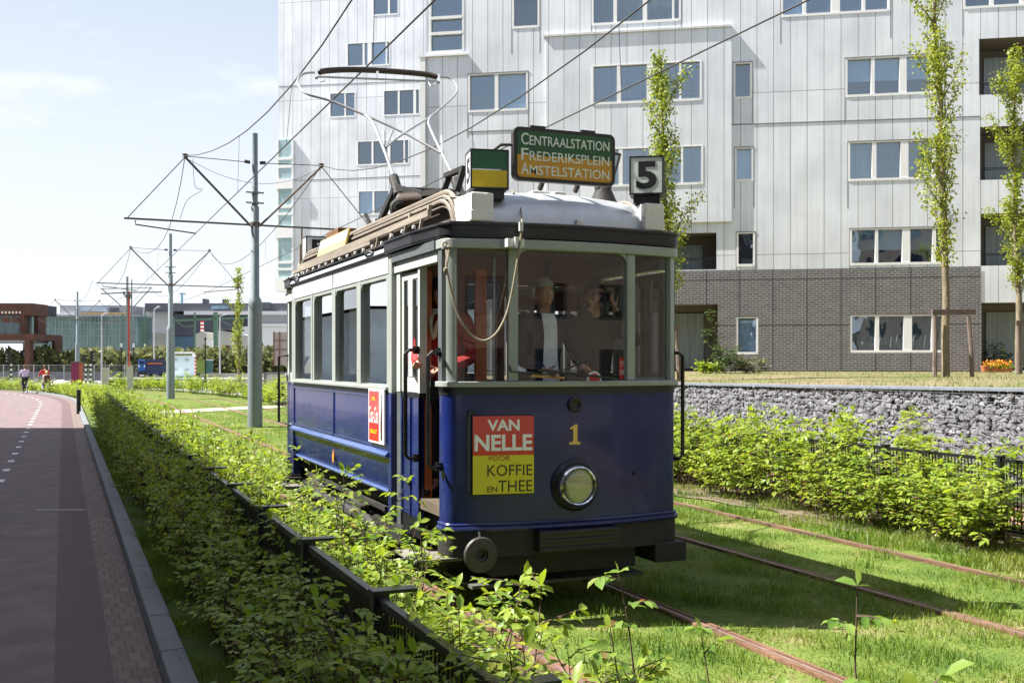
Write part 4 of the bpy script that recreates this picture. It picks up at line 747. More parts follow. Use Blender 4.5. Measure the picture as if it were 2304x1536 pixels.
# roof clutter behind the collector: resistor box, fuse, short arms, cables
mb = MB(); mb.box(-.45, .25, 4.9, 5.6, 3.2, 3.3); mb.build('resistor_box', grime, tram, smooth=0); mb = MB(); mb.box(-.5, -.1, 4.4, 4.8, 3.2, 3.32); mb.bar((-.55, 4.2, 3.25), (-.5, 5.2, 3.36), .04, .04); mb.bar(lp(822, 482, 3.6), lp(838, 512, 3.4), .03, .03); mb.bar(lp(846, 498, 3.4), lp(880, 500, 3.3), .05, .05); mb.box(-.55, -.4, 3.9, 4.2, 3.2, 3.3)
mb.build('resistor_box', grime, tram, smooth=0); mb = MB(); mb.box(-.62, -.4, 4.9, 5.5, 3.2, 3.42); mb.build('fuse_box', pm('rusty_box', (.16, .08, .04), .8), tram, smooth=0, bevel=.01)
# ---- rope
ropem = pm('rope', (.3, .25, .18), .9, var=.3, scale=60, bump=.4, bscale=200)
mb = MB(); A = lp(1003, 605, -.06); pts = [(1000, 548, .02), (1006, 575, -.03), (1005, 604, -.06), (1014, 650, -.08), (1030, 706, -.09), (1052, 745, -.1), (1078, 765, -.1), (1100, 763, -.1), (1120, 745, -.1), (1138, 710, -.1), (1150, 665, -.1), (1160, 610, -.11), (1168, 560, -.12), (1175, 508, -.13)]
mb.tube(smooth_pts([lp(*p) for p in pts], 4), .0095, 6); mb.tube(smooth_pts([lp(1010, 549, .0), lp(1009, 575, -.04), lp(1003, 606, -.06)]), .008, 6); mb.lathe([(.0, -.02), (.018, -.01), (.018, .01), (0, .02)], lp(1003, 607, -.06), (0, 0, 1), 8); mb.tube([lp(1175, 508, -.13), lp(1172, 470, .1), lp(1152, 428, .35)], .006, 5)
mb.build('rope', ropem, tram)
mb = MB(); mb.tube(smooth_pts([lp(997, 560, .0), lp(996, 547, .0), lp(1002, 543, -.02), lp(1008, 550, -.02)]), .008, 6); mb.tube([lp(1172, 520, -.13), lp(1172, 500, -.13)], .018, 8); c = lp(1155, 547, -.06); mb.box(c.x - .06, c.x + .07, -.1, .02, c.z - .03, c.z + .03); mb.box(c.x - .01, c.x + .04, -.12, -.1, c.z - .04, c.z + .04); mb.build('hook_bracket', pm('white_bracket', (.62, .64, .62), .4), tram, smooth=0)
# ---- ends below the panel
LOW = [(p[0] * 1.0, p[1], 0) for p in FULL]
mb = MB(); mb.strip(LOW, .012, -.06, .47, .66); E(mb.build('bumper', grime, tram))
mb = MB(); mb.box(-.33, .33, -.1, .05, .5, .655)
for z in (.515, .575, .63): mb.box(-.335, .335, -.115, -.1, z, z + .02)
E(mb.build('coupling_box', black, tram, smooth=0, bevel=.006))
mb = MB(); c = (-.775, .0, .515); mb.lathe([(.04, .02), (.045, .05), (.125, .06), (.128, .075), (.12, .09), (.05, .095), (.045, .08), (0.03, .07), (0.03, .02)], c, (0, -1, 0), 32); mb.cyl((-.775, .1, .515), (-.775, -.05, .515), .05, .05, 12); E(mb.build('buffer', pm('buffer_iron', (.06, .055, .05), .5, metal=.4, var=.4, bump=.3), tram))
mb = MB(); mb.tube([lp(1077, 1195, -.03), lp(1082, 1215, -.05), lp(1083, 1245, -.03)], .007, 6); mb.tube([lp(1080, 1198, -.03), lp(1072, 1235, -.04)], .007, 6); mb.build('coupling_chain', steel, ends[-1])
mb = MB(); mb.box(.72, 1.0, .05, .4, .33, .48); mb.box(-.6, .6, .15, .6, .3, .5); E(mb.build('underframe', grime, tram, smooth=0, bevel=.01))
mb = MB(); mb.box(-1.16, .85, .95, .99, .205, .33); mb.box(-1.16, -1.15, .6, .95, .21, .3); mb.box(-.7, .75, .3, .95, .19, .215); E(mb.build('lifeguard', pm('lifeguard_board', (.1, .105, .09), .75, var=.3), tram, smooth=0))
for o in list(ends):                                       # the far end repeats the near one
    c = o.copy(); COL.objects.link(c); c.location = (0, LEN, 0); c.rotation_euler = (0, 0, math.pi)
    for q in o.children:
        if q.name.startswith(('lettering', 'fleet')): continue
        d = q.copy(); COL.objects.link(d); d.parent = c
# ---- truck, wheels, underside
mb = MB(); mb.box(-.85, .85, .35, 6.0, .62, .74); mb.box(-.5, .5, 1.6, 5.5, .3, .62)
for sx in (-1, 1): mb.bar((sx * .86, 1.5, .42), (sx * .86, 5.6, .42), .06, .14); mb.bar((sx * .9, 1.9, .6), (sx * .9, 5.2, .6), .04, .04)
mb.build('truck_frame', grime, tram, smooth=0)
for y in (2.75, 4.35):
    for sx in (-1, 1):
        mb = MB(); mb.lathe([(.0, -.03), (.1, -.05), (.11, -.03), (.3, -.02), (.37, -.04), (.385, 0), (.385, .1), (.41, .1), (.41, .125), (0, .125)], (sx * .8, y, .385), (-sx, 0, 0), 36); mb.build('wheel', pm('wheel_iron', (.05, .045, .04), .6, metal=.4, var=.4), tram)
        mb = MB(); mb.box(min(sx * .84, sx * .98), max(sx * .84, sx * .98), y - .12, y + .12, .32, .52); mb.tube([(sx * .93, y - .35, .58), (sx * .93, y - .15, .54), (sx * .93, y + .15, .54), (sx * .93, y + .35, .58)], .03, 6); mb.build('axle_box', grime, tram, bevel=.02)
for sx in (-1, 1):
    mb = MB(); mb.tube([(sx * .96, 1.9, .33), (sx * .98, 2.0, .42), (sx * .98, 2.2, .46), (sx * .98, 4.9, .46), (sx * .98, 5.15, .4), (sx * .97, 5.3, .25)], .055, 8); mb.bar((sx * .99, 2.1, .3), (sx * .99, 5.2, .3), .04, .1)
    for y in np.arange(2.3, 5, .3): mb.bar((sx * .99, y, .28), (sx * .99, y, .44), .02, .02)
    mb.build('side_guard', grime, tram)
# ---- interior: floor, bulkheads, ceiling, benches, controller
mb = MB(); mb.box(-.94, .94, .3, 6.05, .74, .82); mb.build('floor', pm('floor_boards', (.1, .075, .05), .8), tram, smooth=0)
mb = MB(); mb.box(-.93, .93, .25, 6.1, 2.79, 2.83); mb.build('ceiling', pm('ceiling_cream', (.3, .27, .2), .7), tram, smooth=0)
for y in (1.44, 5.58):
    mb = MB()
    for a, b, z0, z1 in ((-.93, -.4, .82, 1.66), (.4, .93, .82, 1.66), (-.93, -.86, 1.66, 2.79), (-.46, -.4, 1.66, 2.79), (.4, .46, 1.66, 2.79), (.86, .93, 1.66, 2.79), (-.86, .86, 2.55, 2.79)): mb.box(a, b, y, y + .06, z0, z1)
    mb.box(-.37, .05, y + .065, y + .1, .82, 1.7); mb.box(-.37, -.3, y + .065, y + .1, 1.7, 2.55); mb.box(-.02, .05, y + .065, y + .1, 1.7, 2.55)
    mb.build('bulkhead', wood, tram, smooth=0)
mb = MB(); c = lp(1085, 700, .6); mb.box(c.x - .045, c.x + .045, .62, .66, .82, 2.6); mb.build('saloon_door_post', orange, tram, smooth=0); mb = MB(); mb.tube([(c.x + .1, .6, .82), (c.x + .1, .6, 2.7)], .014, 8); mb.tube([(c.x - .25, .75, .82), (c.x - .25, .75, 2.7)], .014, 8); mb.build('grab_pole', steel, tram)
for sx in (-1, 1):
    mb = MB(); bx(mb, sx, .45, .9, 1.65, 5.4, 1.2, 1.26); bx(mb, sx, .82, .9, 1.65, 5.4, 1.26, 1.64); mb.build('bench', wood, tram, smooth=0)
mb = MB(); mb.lathe([(.14, 0), (.14, .8), (.16, .82), (.16, .86), (0, .87)], (-.1, .28, .82), (0, 0, 1), 16); mb.bar((-.1, .28, 1.7), (.06, .24, 1.74), .03, .03); mb.build('controller', grime, tram)
mb = MB(); a = lp(1195, 845, .1); mb.bar(a, lp(1270, 850, .1), .02, .02); mb.build('brass_handle', pm('brass', (.5, .3, .1), .3, metal=.8), tram)

# ================================================================ PLANTS
LT = np.array([(0, 0, 0), (.4, 0, -.04), (.75, 0, -.07), (1, 0, -.16), (.28, .22, .05), (.66, .24, .02), (.28, -.22, .05), (.66, -.24, .02)])
LTF = np.array([(0, 1, 4), (1, 5, 4), (1, 2, 5), (2, 3, 5), (0, 6, 1), (1, 6, 7), (1, 7, 2), (2, 7, 3)])
ST = np.array([(0, 0, 0), (.5, .3, .06), (1, 0, -.06), (.5, -.3, .06)]); STF = np.array([(0, 2, 1), (0, 3, 2)])
def leaf_geo(P, D, Nn, S, T=LT, TF=LTF):
    P, D, Nn, S = map(np.asarray, (P, D, Nn, S)); D = D / np.linalg.norm(D, axis=1)[:, None]; Nn = Nn - D * (Nn * D).sum(1)[:, None]; Nn /= np.linalg.norm(Nn, axis=1)[:, None] + 1e-9
    W = np.cross(Nn, D); v = P[:, None] + S[:, None, None] * (T[None, :, :1] * D[:, None] + T[None, :, 1:2] * W[:, None] + T[None, :, 2:] * Nn[:, None])
    f = TF[None] + (np.arange(len(P)) * len(T))[:, None, None]; return v.reshape(-1, 3), f.reshape(-1, TF.shape[1])
hedge_leaf = leaf_mat('hedge_leaf', (.11, .21, .025), (.33, .4, .06), .42, .42, (.22, .12, .05))
young_leaf = leaf_mat('young_leaf', (.1, .2, .03), (.24, .33, .07), .42, .38, (.24, .11, .06))
poplar_leaf = leaf_mat('poplar_leaf', (.12, .19, .025), (.36, .39, .06), .4, .45)
v, f = leaf_geo(LITTER, np.c_[np.random.default_rng(1).normal(0, 1, (170, 2)), np.zeros(170)], np.tile([.1, .1, 1.], (170, 1)), np.random.default_rng(2).uniform(.012, .04, 170), ST, STF); tag(fast_mesh('leaf_litter', v, f, leaf_mat('dead_leaf', (.12, .07, .04), (.35, .28, .2), .1, .8)), 'small scraps of dead leaf lying along the brick gutter of the road', 'litter', kind='stuff')
dark_leaf = leaf_mat('dark_leaf', (.03, .065, .018), (.075, .12, .03), .3, .5)
far_leaf = leaf_mat('far_leaf', (.09, .105, .045), (.17, .185, .075), .3, .6)
twig = pm('twig_bark', (.085, .05, .035), .8, var=.3, scale=30)
bark = pm('pale_bark', (.17, .135, .08), .9, var=.4, scale=9, bump=.6, bscale=25, col2=(.28, .23, .15), stretch=(1, 1, .4))
def nrm(a): a = np.asarray(a, float); return a / (np.linalg.norm(a) + 1e-9)
def grow(g, mb, lv, base, d, length, r, lsize, twigs, twl, lpt, bare=.25, droop=.25):
    """one stem with alternate side twigs and leaves along the twigs"""
    P = [np.array(base, float)]; d = nrm(d); n = 7
    for i in range(n): d = nrm(d + g.normal(0, .13, 3) + np.array([0, 0, .06])); P.append(P[-1] + d * length / n)
    mb.tube(P, [r * (1 - .75 * i / n) for i in range(n + 1)], 4, cap=False)
    def put(p, dd):
        q = nrm(dd + np.array([0, 0, -droop]) + g.normal(0, .15, 3)); lv[0].append(p); lv[1].append(q); lv[2].append(nrm(np.array([g.normal(0, .35), g.normal(0, .35), 1]))); lv[3].append(lsize * g.uniform(.6, 1.15))
    for k in range(twigs):
        t = bare + (1 - bare) * (k + g.random()) / twigs; j = min(n - 1, int(t * n)); p = P[j] + (P[j + 1] - P[j]) * (t * n - j); a = g.uniform(0, 6.283)
        td = nrm(np.array([math.cos(a), math.sin(a), g.uniform(.15, .9)])); L_ = twl * g.uniform(.5, 1.2) * (1.15 - .6 * t); q = [p]; m = lpt
        for i in range(m):
            td = nrm(td + g.normal(0, .12, 3) + np.array([0, 0, -.04])); q.append(q[-1] + td * L_ / m); s = 1 if i % 2 else -1; sd = nrm(np.cross(td, [0, 0, 1])); put(q[-1], td * .55 + sd * s * .8)
        put(q[-1], td); mb.tube([q[0], q[len(q) // 2], q[-1]], [r * .45, r * .35, r * .2], 3, cap=False)
    put(P[-1], d)
    for s in (-1, 1): put(P[-1], nrm(np.cross(d, [.3, .2, 1])) * s + d * .4)
def shrub(seed, h, stems, spread, twigs, twl, lpt, lsize, label, group, mat, cat='shrub', name='hedge_shrub', bare=.2, r=.007, T=LT, TF=LTF, parts=('stems', 'foliage')):
    g = np.random.default_rng(seed); mb = MB(); lv = ([], [], [], []); t = thing(name, label, cat, group=group)
    for k in range(stems):
        a = g.uniform(0, 6.283); rr = spread * math.sqrt(g.random()); grow(g, mb, lv, (rr * math.cos(a), rr * math.sin(a), -.02), (math.cos(a) * .3, math.sin(a) * .3, 1), h * g.uniform(.65, 1.08), r, lsize, twigs, twl, lpt, bare)
    mb.build(parts[0], twig, t, smooth=0, recalc=False); v, f = leaf_geo(*lv, T, TF); fast_mesh(parts[1], v, f, mat, t); return t
def place(pr, used, x, y, z=0, s=1., zs=1., label=None):
    if id(pr) not in used: used.add(id(pr)); pr.location = (x, y, z); pr.rotation_euler = (0, 0, random.uniform(0, 6.28)); pr.scale = (s, s, s * zs); o = pr
    else: o = dup(pr, (x, y, z), random.uniform(0, 6.28), None, (s, s, s * zs))
    if label: o['label'] = label
    return o
used = set()
la = 'leafy green hedge shrub beside the red road, on the left of the tram'; lb_ = 'leafy yellow green hedge shrub between the rails and the gabion wall'; lc = 'far yellow green hedge shrub beyond the tram'
PA = [shrub(10 + k, .92, 8, .16, 13, .23, 6, .056, la, 'hedge shrubs along the road', hedge_leaf) for k in range(5)]
PB = [shrub(30 + k, 1.08, 11, .28, 12, .3, 6, .085, lb_, 'hedge shrubs in front of the gabion wall', hedge_leaf) for k in range(5)]
PC = [shrub(50 + k, .95, 10, .3, 8, .3, 5, .11, lc, 'far hedge shrubs', hedge_leaf, T=ST, TF=STF) for k in range(3)]
y = 3.1; k = 0
while y < 42:
    st = .42 if y < 16 else .6
    place(PA[k % 5], used, 1.13 + random.uniform(-.1, .08), y + random.uniform(-.1, .1), 0, random.uniform(.85, 1.05), random.uniform(.78, 1.02) if 4.3 < y < 8.5 else random.uniform(1.05, 1.32)); k += 1
    if y > 4.4: place(PA[(k * 3 + 1) % 5], used, 1.58 + random.uniform(-.16, .2), y + random.uniform(-.15, .15), 0, random.uniform(.95, 1.15), random.uniform(.85, 1.12) * (1.1 if y > 7 else 1)); k += 1
    if 6.6 < y < 16: place(PA[(k * 2) % 5], used, 1.3 + random.uniform(-.08, .08), y + .2, 0, random.uniform(.9, 1.05), random.uniform(.95, 1.12)); k += 1
    y += st
for x, y_ in ((1.85, 3.75), (1.8, 3.35), (1.75, 4.6)): place(PA[k % 5], used, x, y_, 0, random.uniform(.8, .95), random.uniform(.72, .85)); k += 1
for (x, y_) in ((1.42, 2.55), (1.5, 3.0), (1.62, 3.5), (1.5, 3.9), (1.75, 3.2), (1.8, 4.1), (1.7, 2.9), (1.45, 2.1), (1.62, 2.35)): place(PA[k % 5], used, x, y_, 0, random.uniform(.95, 1.1), random.uniform(.85, 1.08)); k += 1
for x, y_ in ((1.2, 3.4), (1.25, 2.9), (1.1, 2.5), (1.3, 3.9), (1.2, 4.2), (1.35, 3.2), (1.3, 3.65)): place(PA[k % 5], used, x, y_, 0, random.uniform(.95, 1.1), random.uniform(1.05, 1.2)); k += 1
y = 4.6; k = 0
while y < 19:
    place(PB[k % 5], used, 8.72 + random.uniform(-.15, .15), y + random.uniform(-.15, .15), 0, random.uniform(.8, 1.05), random.uniform(.7, .92) if y < 10.3 else random.uniform(.95, 1.12)); k += 1
    place(PB[(k * 2 + 1) % 5], used, 9.4 + random.uniform(-.15, .25), y + random.uniform(-.2, .2), 0, random.uniform(.9, 1.15), random.uniform(.85, 1.08)); k += 1; y += .55
for y in np.arange(46, 84, .9):
    b = bend(y); place(PC[k % 3], used, 8.9 + b + random.uniform(-.3, .3), y, 0, random.uniform(.9, 1.3), random.uniform(.8, 1.1)); k += 1
for y in np.arange(42.5, 92, .95):
    b = bend(y); place(PC[k % 3], used, 1.25 + b + random.uniform(-.25, .25), y, 0, random.uniform(.85, 1.15), random.uniform(.75, 1.0)); k += 1
# tall single shoots that stand out of the hedge
shoots = ((1145, 1238, 1.86, 'slender leafy shoot standing in front of the dark tram underframe'), (1500, 1308, 1.84, 'young leafy shoot before the tram shadow, left of two close together'), (1602, 1306, 1.78, 'young leafy shoot with brown drooping tips, over the middle rail at the bottom'), (1655, 1340, 1.95, 'leaning leafy shoot at the bottom beside the rusty middle rail'),
          (2120, 1402, 1.8, 'lone leafy shoot at the bottom right, below the yellow dandelion'), (722, 1062, 1.95, 'leafy shoot reaching up to the tram side guard, below the gold crest'), (797, 1078, 1.95, 'leafy shoot below the red side advertisement'), (862, 1120, 2.0, 'bushy leafy shoot at the front corner pillar of the saloon'), (530, 985, 1.95, 'pale shoot bending over the nearest rail near the mast'))
for k, (px, py, X, lbl) in enumerate(shoots):
    p = at_x(px, py, X); t = shrub(80 + k, p.z, 2, .05, 10, .17, 5, .072, lbl, None, young_leaf, 'plant', 'leafy_shoot', .3, .008); t.location = (p.x, p.y, 0)
    if k in (2, 3, 4): t.scale = (.8, .8, 1)
# weeds and wall plants
for k, (px, py, d, h, lbl, mt) in enumerate(((1640, 830, 33, .9, 'grey green spiky bush under the small white window', dark_leaf), (1690, 836, 33, .55, 'low spreading olive bush against the dark brick wall', far_leaf), (1600, 836, 33.5, .4, 'small green plant by the ground floor recess', hedge_leaf))):
    p = at_d(px, py, d); t = shrub(120 + k, h, 9, .25, 9, .3, 5, .13, lbl, None, mt, 'bush', 'wall_bush', T=ST, TF=STF); t.location = (p.x, p.y, 1.5)
p = at_d(1628, 830, 34.4); t = shrub(130, 2.0, 3, .12, 22, .32, 6, .13, 'dark climbing plant on a stake at the corner of the ground floor recess', None, dark_leaf, 'plant', 'climbing_plant', .1, .012, T=ST, TF=STF); t.location = (p.x, p.y, 1.5)
flower = leaf_mat('orange_flower', (.75, .2, .01), (.85, .38, .02), .2)
p = at_d(2245, 834, 35.2); t = thing('flower_trough', 'trough of orange flowers with green leaves by the right ground floor recess', 'flowers', (p.x, p.y, 1.53), FROT)
g = np.random.default_rng(5); mb = MB(); mb.box(-.42, .42, -.1, .12, 0, .16); mb.build('trough', pm('terracotta', (.42, .14, .06), .8), t, smooth=0, bevel=.01)
v, f = leaf_geo(np.c_[g.uniform(-.45, .45, 260), g.uniform(-.16, .16, 260), g.uniform(.14, .32, 260)], g.normal(0, 1, (260, 3)), g.normal(0, 1, (260, 3)), g.uniform(.05, .1, 260), ST, STF); fast_mesh('leaves', v, f, hedge_leaf, t)
v, f = leaf_geo(np.c_[g.uniform(-.45, .4, 240), g.uniform(-.2, .1, 240), g.uniform(.22, .42, 240)], g.normal(0, 1, (240, 3)), g.normal(0, 1, (240, 3)) + np.array([0, -.6, 1]), g.uniform(.04, .08, 240), ST, STF); fast_mesh('blossoms', v, f, flower, t)
for k, (px, lbl) in enumerate(((2216, 'small terracotta pot at the left end of the orange flowers'), (2292, 'pale pot at the right end of the orange flowers'))):
    p = at_d(px, 834, 35.0); mb = MB(); mb.lathe([(0, 0), (.09, 0), (.12, .2), (.13, .2), (.13, .24), (.1, .24), (.09, .2), (0, .19)], (0, 0, 0), (0, 0, 1), 16); t = mb.build('flower_pot', MATS['terracotta'] if k == 0 else pm('pale_pot', (.5, .48, .42), .8)); t.location = (p.x, p.y, 1.53); tag(t, lbl, 'flower pot')
p = at_d(2235, 790, 36.8); t = shrub(140, 1.1, 7, .3, 9, .3, 6, .12, 'dark bushy balcony plant in the right ground floor recess', None, dark_leaf, 'plant', 'balcony_plant', T=ST, TF=STF); t.location = (p.x, p.y, 1.53)
p = at_g(2012, 1416); t = thing('dandelion', 'single yellow dandelion flower in the grass between the rails', 'flower', (p.x, p.y, 0)); mb = MB(); mb.tube([(0, 0, -.01), (.004, 0, .045)], .002, 5); mb.build('stalk', gb, t)
g = np.random.default_rng(8); a = g.uniform(0, 6.28, 60); el = g.uniform(.1, 1.2, 60); v, f = leaf_geo(np.tile([.004, 0, .045], (60, 1)), np.c_[np.cos(a) * np.cos(el), np.sin(a) * np.cos(el), np.sin(el)], np.tile([0.1, .2, 1.], (60, 1)), np.full(60, .03), ST, STF); fast_mesh('petals', v, f, pm('dandelion_yellow', (.85, .68, .01), .6), t)

# ---------------------------------------------------------------- poplars
def poplar(name, label, base, h, crown, wid, nb, nl, seed, mat=poplar_leaf, tr=.1, lsz=.075, group=None):
    g = np.random.default_rng(seed); t = thing(name, label, 'tree', base, group=group); mb = MB(); P = []; x = y = 0
    for i in range(13): P.append((x, y, h * i / 12)); x += g.normal(0, .03); y += g.normal(0, .03)
    mb.tube(P, [tr * (1 - .9 * i / 12) + .006 for i in range(13)], 7, cap=False); lv = ([], [], [], [])
    for k in range(nb):
        u = (k + g.random()) / nb; z = crown + (h - crown) * u; j = min(11, int(z / h * 12)); p = np.array(P[j]) + (np.array(P[j + 1]) - np.array(P[j])) * (z / h * 12 - j); a = k * 2.4 + g.normal(0, .4)
        wv = wid * (.3 + .7 * math.sin(math.pi * min(1, .12 + u * .9)) ** .7) * g.uniform(.4, 1.15) * (.65 + .35 * math.sin(u * 23 + seed)); L_ = max(.25, wv * 2.1); d = nrm([math.cos(a) * .5, math.sin(a) * .5, .85]); q = [p]
        for i in range(5): d = nrm(d + g.normal(0, .1, 3) + np.array([0, 0, .05])); q.append(q[-1] + d * L_ / 5)
        mb.tube(q, [.02 - .003 * i for i in range(6)], 3, cap=False); m = int(nl / nb * (.4 + wv / wid))
        for i in range(m):
            s = g.random() ** .7 * 5; jj = min(4, int(s)); c = q[jj] + (q[jj + 1] - q[jj]) * (s - jj); lv[0].append(c + g.normal(0, .06 + .035 * (s / 5), 3)); lv[1].append(g.normal(0, 1, 3) + np.array([0, 0, -.6])); lv[2].append(g.normal(0, 1, 3) + np.array([-.2, -.3, .5])); lv[3].append(lsz * g.uniform(.6, 1.2))
    mb.build('trunk', bark, t, smooth=60, recalc=False); v, f = leaf_geo(*lv, ST, STF); fast_mesh('crown', v, f, mat, t); return t
p = at_d(2128, 850, 26.4); poplar('poplar_tree', 'tall slim poplar with fresh yellow green leaves tied to a two post stake', (p.x, p.y, 1.48), 11.8, 2.7, .92, 60, 9500, 4, lsz=.09)
p2 = at_d(1508, 845, 26.2); poplar('poplar_tree', 'slim poplar rising from behind the tram beside the number five lantern', (p2.x, p2.y, 1.48), 7.75, 1.8, .7, 44, 7000, 9, lsz=.09)
p3 = at_d(2292, 838, 31.); poplar('poplar_tree', 'slim yellow green poplar cut by the right edge, before the balconies', (p3.x, p3.y, 1.56), 9.2, 2.3, .82, 46, 8000, 15, lsz=.095)
p4 = at_d(538, 830, 74); poplar('poplar_tree', 'distant slim poplar behind the nearest overhead mast', (p4.x, p4.y, 0), 8.3, 1.2, .7, 40, 2200, 21, poplar_leaf, .1, .16)
postw = pm('stake_wood', (.16, .12, .1), .9, var=.4, scale=8, bump=.5, bscale=30, stretch=(1, 1, .3))
def stake(label, d, pts, plank, z):
    c = at_d(sum(q[0] for q in pts) / len(pts), 840, d); t = thing('tree_stake', label, 'tree stake', (c.x, c.y, z), -TH)
    for x0, y0, x1, y1 in pts:
        mb = MB(); L_ = lambda px, py: ((px - sum(q[0] for q in pts) / len(pts)) * d / 2432, 0, EYE + (815 - py) * d / 2432 - z); a = L_(x1, y1); b = L_(x0, y0); mb.tube([(a[0], 0, -.1), ((a[0] + b[0]) / 2 + .01, 0, (a[2] + b[2]) / 2), b], [.06, .055, .05], 8); mb.build('post', postw, t)
    mb = MB(); a = L_(*plank[0]); b = L_(*plank[1]); mb.bar((a[0], -.08, a[2]), (b[0], -.08, b[2]), .05, .14); mb.build('crosspiece', postw, t, smooth=0)
stake('wooden two post tree stake with crosspiece under the tallest poplar', 26.3, ((2103, 705, 2103, 852), (2179, 712, 2188, 855)), ((2094, 703), (2192, 702)), 1.47)
stake('wooden tree stake partly hidden by the right corner of the tram', 26.0, ((1520, 745, 1529, 845), (1450, 745, 1446, 845)), ((1440, 737), (1531, 737)), 1.47)
stake('wooden tree stake cut by the right edge beside the flowers', 30.5, ((2290, 730, 2291, 838), (2350, 730, 2352, 838)), ((2283, 727), (2360, 727)), 1.55)

# ================================================================ METAL FENCES IN THE HEDGES
fblack = pm('fence_black', (.014, .015, .018), .32, var=.2, metal=.2)
def fence(name, label, x, ya, n, step, h, cap):
    t = thing(name, label, 'fence', (x, ya, 0)); pm_ = MB(); pm_.bar((0, 0, h - .02), (0, step, h - .02), .035, .035); pm_.bar((0, 0, h - .24), (0, step, h - .24), .03, .012); pm_.bar((0, 0, .12), (0, step, .12), .03, .03)
    for i in range(1, int(step / .048)): pm_.bar((0, i * .048, .12), (0, i * .048, h - .02), .01, .01)
    pn = pm_.build('panel', fblack, t, smooth=0); po = MB(); po.box(-.035, .035, -.035, .035, 0, h + .01); po.box(-.04, .04 + cap, -.04, .04, h + .01, h + .025); ps = po.build('post', fblack, t, smooth=0)
    for i in range(1, n + 1):
        c = ps.copy(); COL.objects.link(c); c.location = (0, i * step, 0)
        if i < n: c = pn.copy(); COL.objects.link(c); c.location = (0, i * step, 0)
    return t
fence('metal_fence', 'black barred metal fence half buried in the roadside hedge', 1.27, .12, 28, 1.48, .87, .12)
fence('metal_fence', 'black barred metal fence showing through the hedge before the gabion wall', 9.15, 1.7, 11, 1.72, .87, 0)
p = at_g(177, 931); mb = MB(); mb.lathe([(0, 0), (.09, 0), (.075, .06), (.075, .8), (.09, .83), (.075, .88), (.0, .9)], (p.x, p.y, 0), (0, 0, 1), 14); tag(mb.build('bollard', fblack), 'black bollard at the kerb where the shaded hedge ends', 'bollard')

# ================================================================ OVERHEAD LINE MASTS AND WIRES
mastm = pm('mast_grey_green', (.2, .24, .255), .5, var=.1, metal=.2); armm = pm('arm_brown', (.13, .105, .09), .6, metal=.3); wirem = pm('wire_dark', (.06, .05, .05), .5, metal=.4)
def mast(label, x, y):
    t = thing('overhead_mast', label, 'mast', (x, y, 0)); mb = MB(); mb.lathe([(0, -.1), (.215, -.1), (.215, 0), (.2, 3.55), (.185, 3.7), (.125, 3.8), (.118, 6.4), (.085, 6.45), (.08, 8.55), (0, 8.56)], (0, 0, 0), (0, 0, 1), 24)
    mb.build('pole', mastm, t); mb = MB(); mb.bar((-3.6, 0, 5.9), (3.6, 0, 5.86), .05, .05); mb.lathe([(.15, 0), (.15, .12), (.11, .12), (.11, 0)], (0, 0, 5.84), (0, 0, 1), 16); mb.build('cross_arm', armm, t)
    for sx in (-1, 1):
        mb = MB(); mb.tube([(sx * .17, 0, 5.9), (sx * 1.96, 0, 7.72)], .033, 8); mb.lathe([(.0, 0), (.09, .02), (.05, .06), (.09, .1), (0, .14)], (sx * 1.96, 0, 7.7), (0, 0, 1), 10); mb.build('brace', armm, t)
        mb = MB(); mb.tube([(sx * .14, 0, 7.7), (sx * 1.96, 0, 7.75)], .012, 5); mb.tube([(sx * 1.96, 0, 7.72), (sx * 3.5, 0, 5.93)], .014, 5); mb.tube([(sx * .14, 0, 7.7), (sx * .3, 0, 7.72)], .05, 6); mb.build('stay', wirem, t)
        mb = MB(); mb.tube([(sx * 3.3, 0, 5.85), (sx * 3.3, 0, 5.74), (sx * 1.66, 0, 5.56)], .022, 6); mb.build('steady_arm', armm, t)
    mb = MB()
    for z in (6.7, 7.0): mb.lathe([(.08, 0), (.13, 0), (.13, .05), (.08, .05)], (0, 0, z - .2), (0, 0, 1), 14); mb.bar((-.26, 0, z - .17), (.26, 0, z - .17), .05, .04)
    mb.build('clamp', mastm, t); return t
m1 = mast('nearest grey overhead mast with double bracket, left of the tram', 5.17, 32.0)
mast('second grey overhead mast, standing in the grass beyond the pale path', 5.15, 58.6)
mast('far thin grey overhead mast beside the traffic lights', 1.25, 110.)
spans = ((3.52, 5.62), (7.0, 5.55)); pl = [(5.17, -24), (5.17, 4.5), (5.17, 32.0), (5.15, 58.6), (3.9, 84), (1.25, 110)]
pts = {1: [], 2: []}
def wire(name, label, pts_, r): mb = MB(); mb.tube(pts_, r, 5, cap=False); tag(mb.build(name, wirem), label, 'wire', 'overhead tram wires')
for nm, k, off, hgt, lbl in (('contact_wire', 0, -1.66, 5.58, 'contact wire straight above the old tram'), ('contact_wire', 1, 1.75, 5.52, 'contact wire above the right hand track')):
    P_ = [(x + off, y, hgt) for x, y in pl]; P_[0] = (P_[0][0], P_[0][1], hgt); wire(nm, lbl, P_, .011)
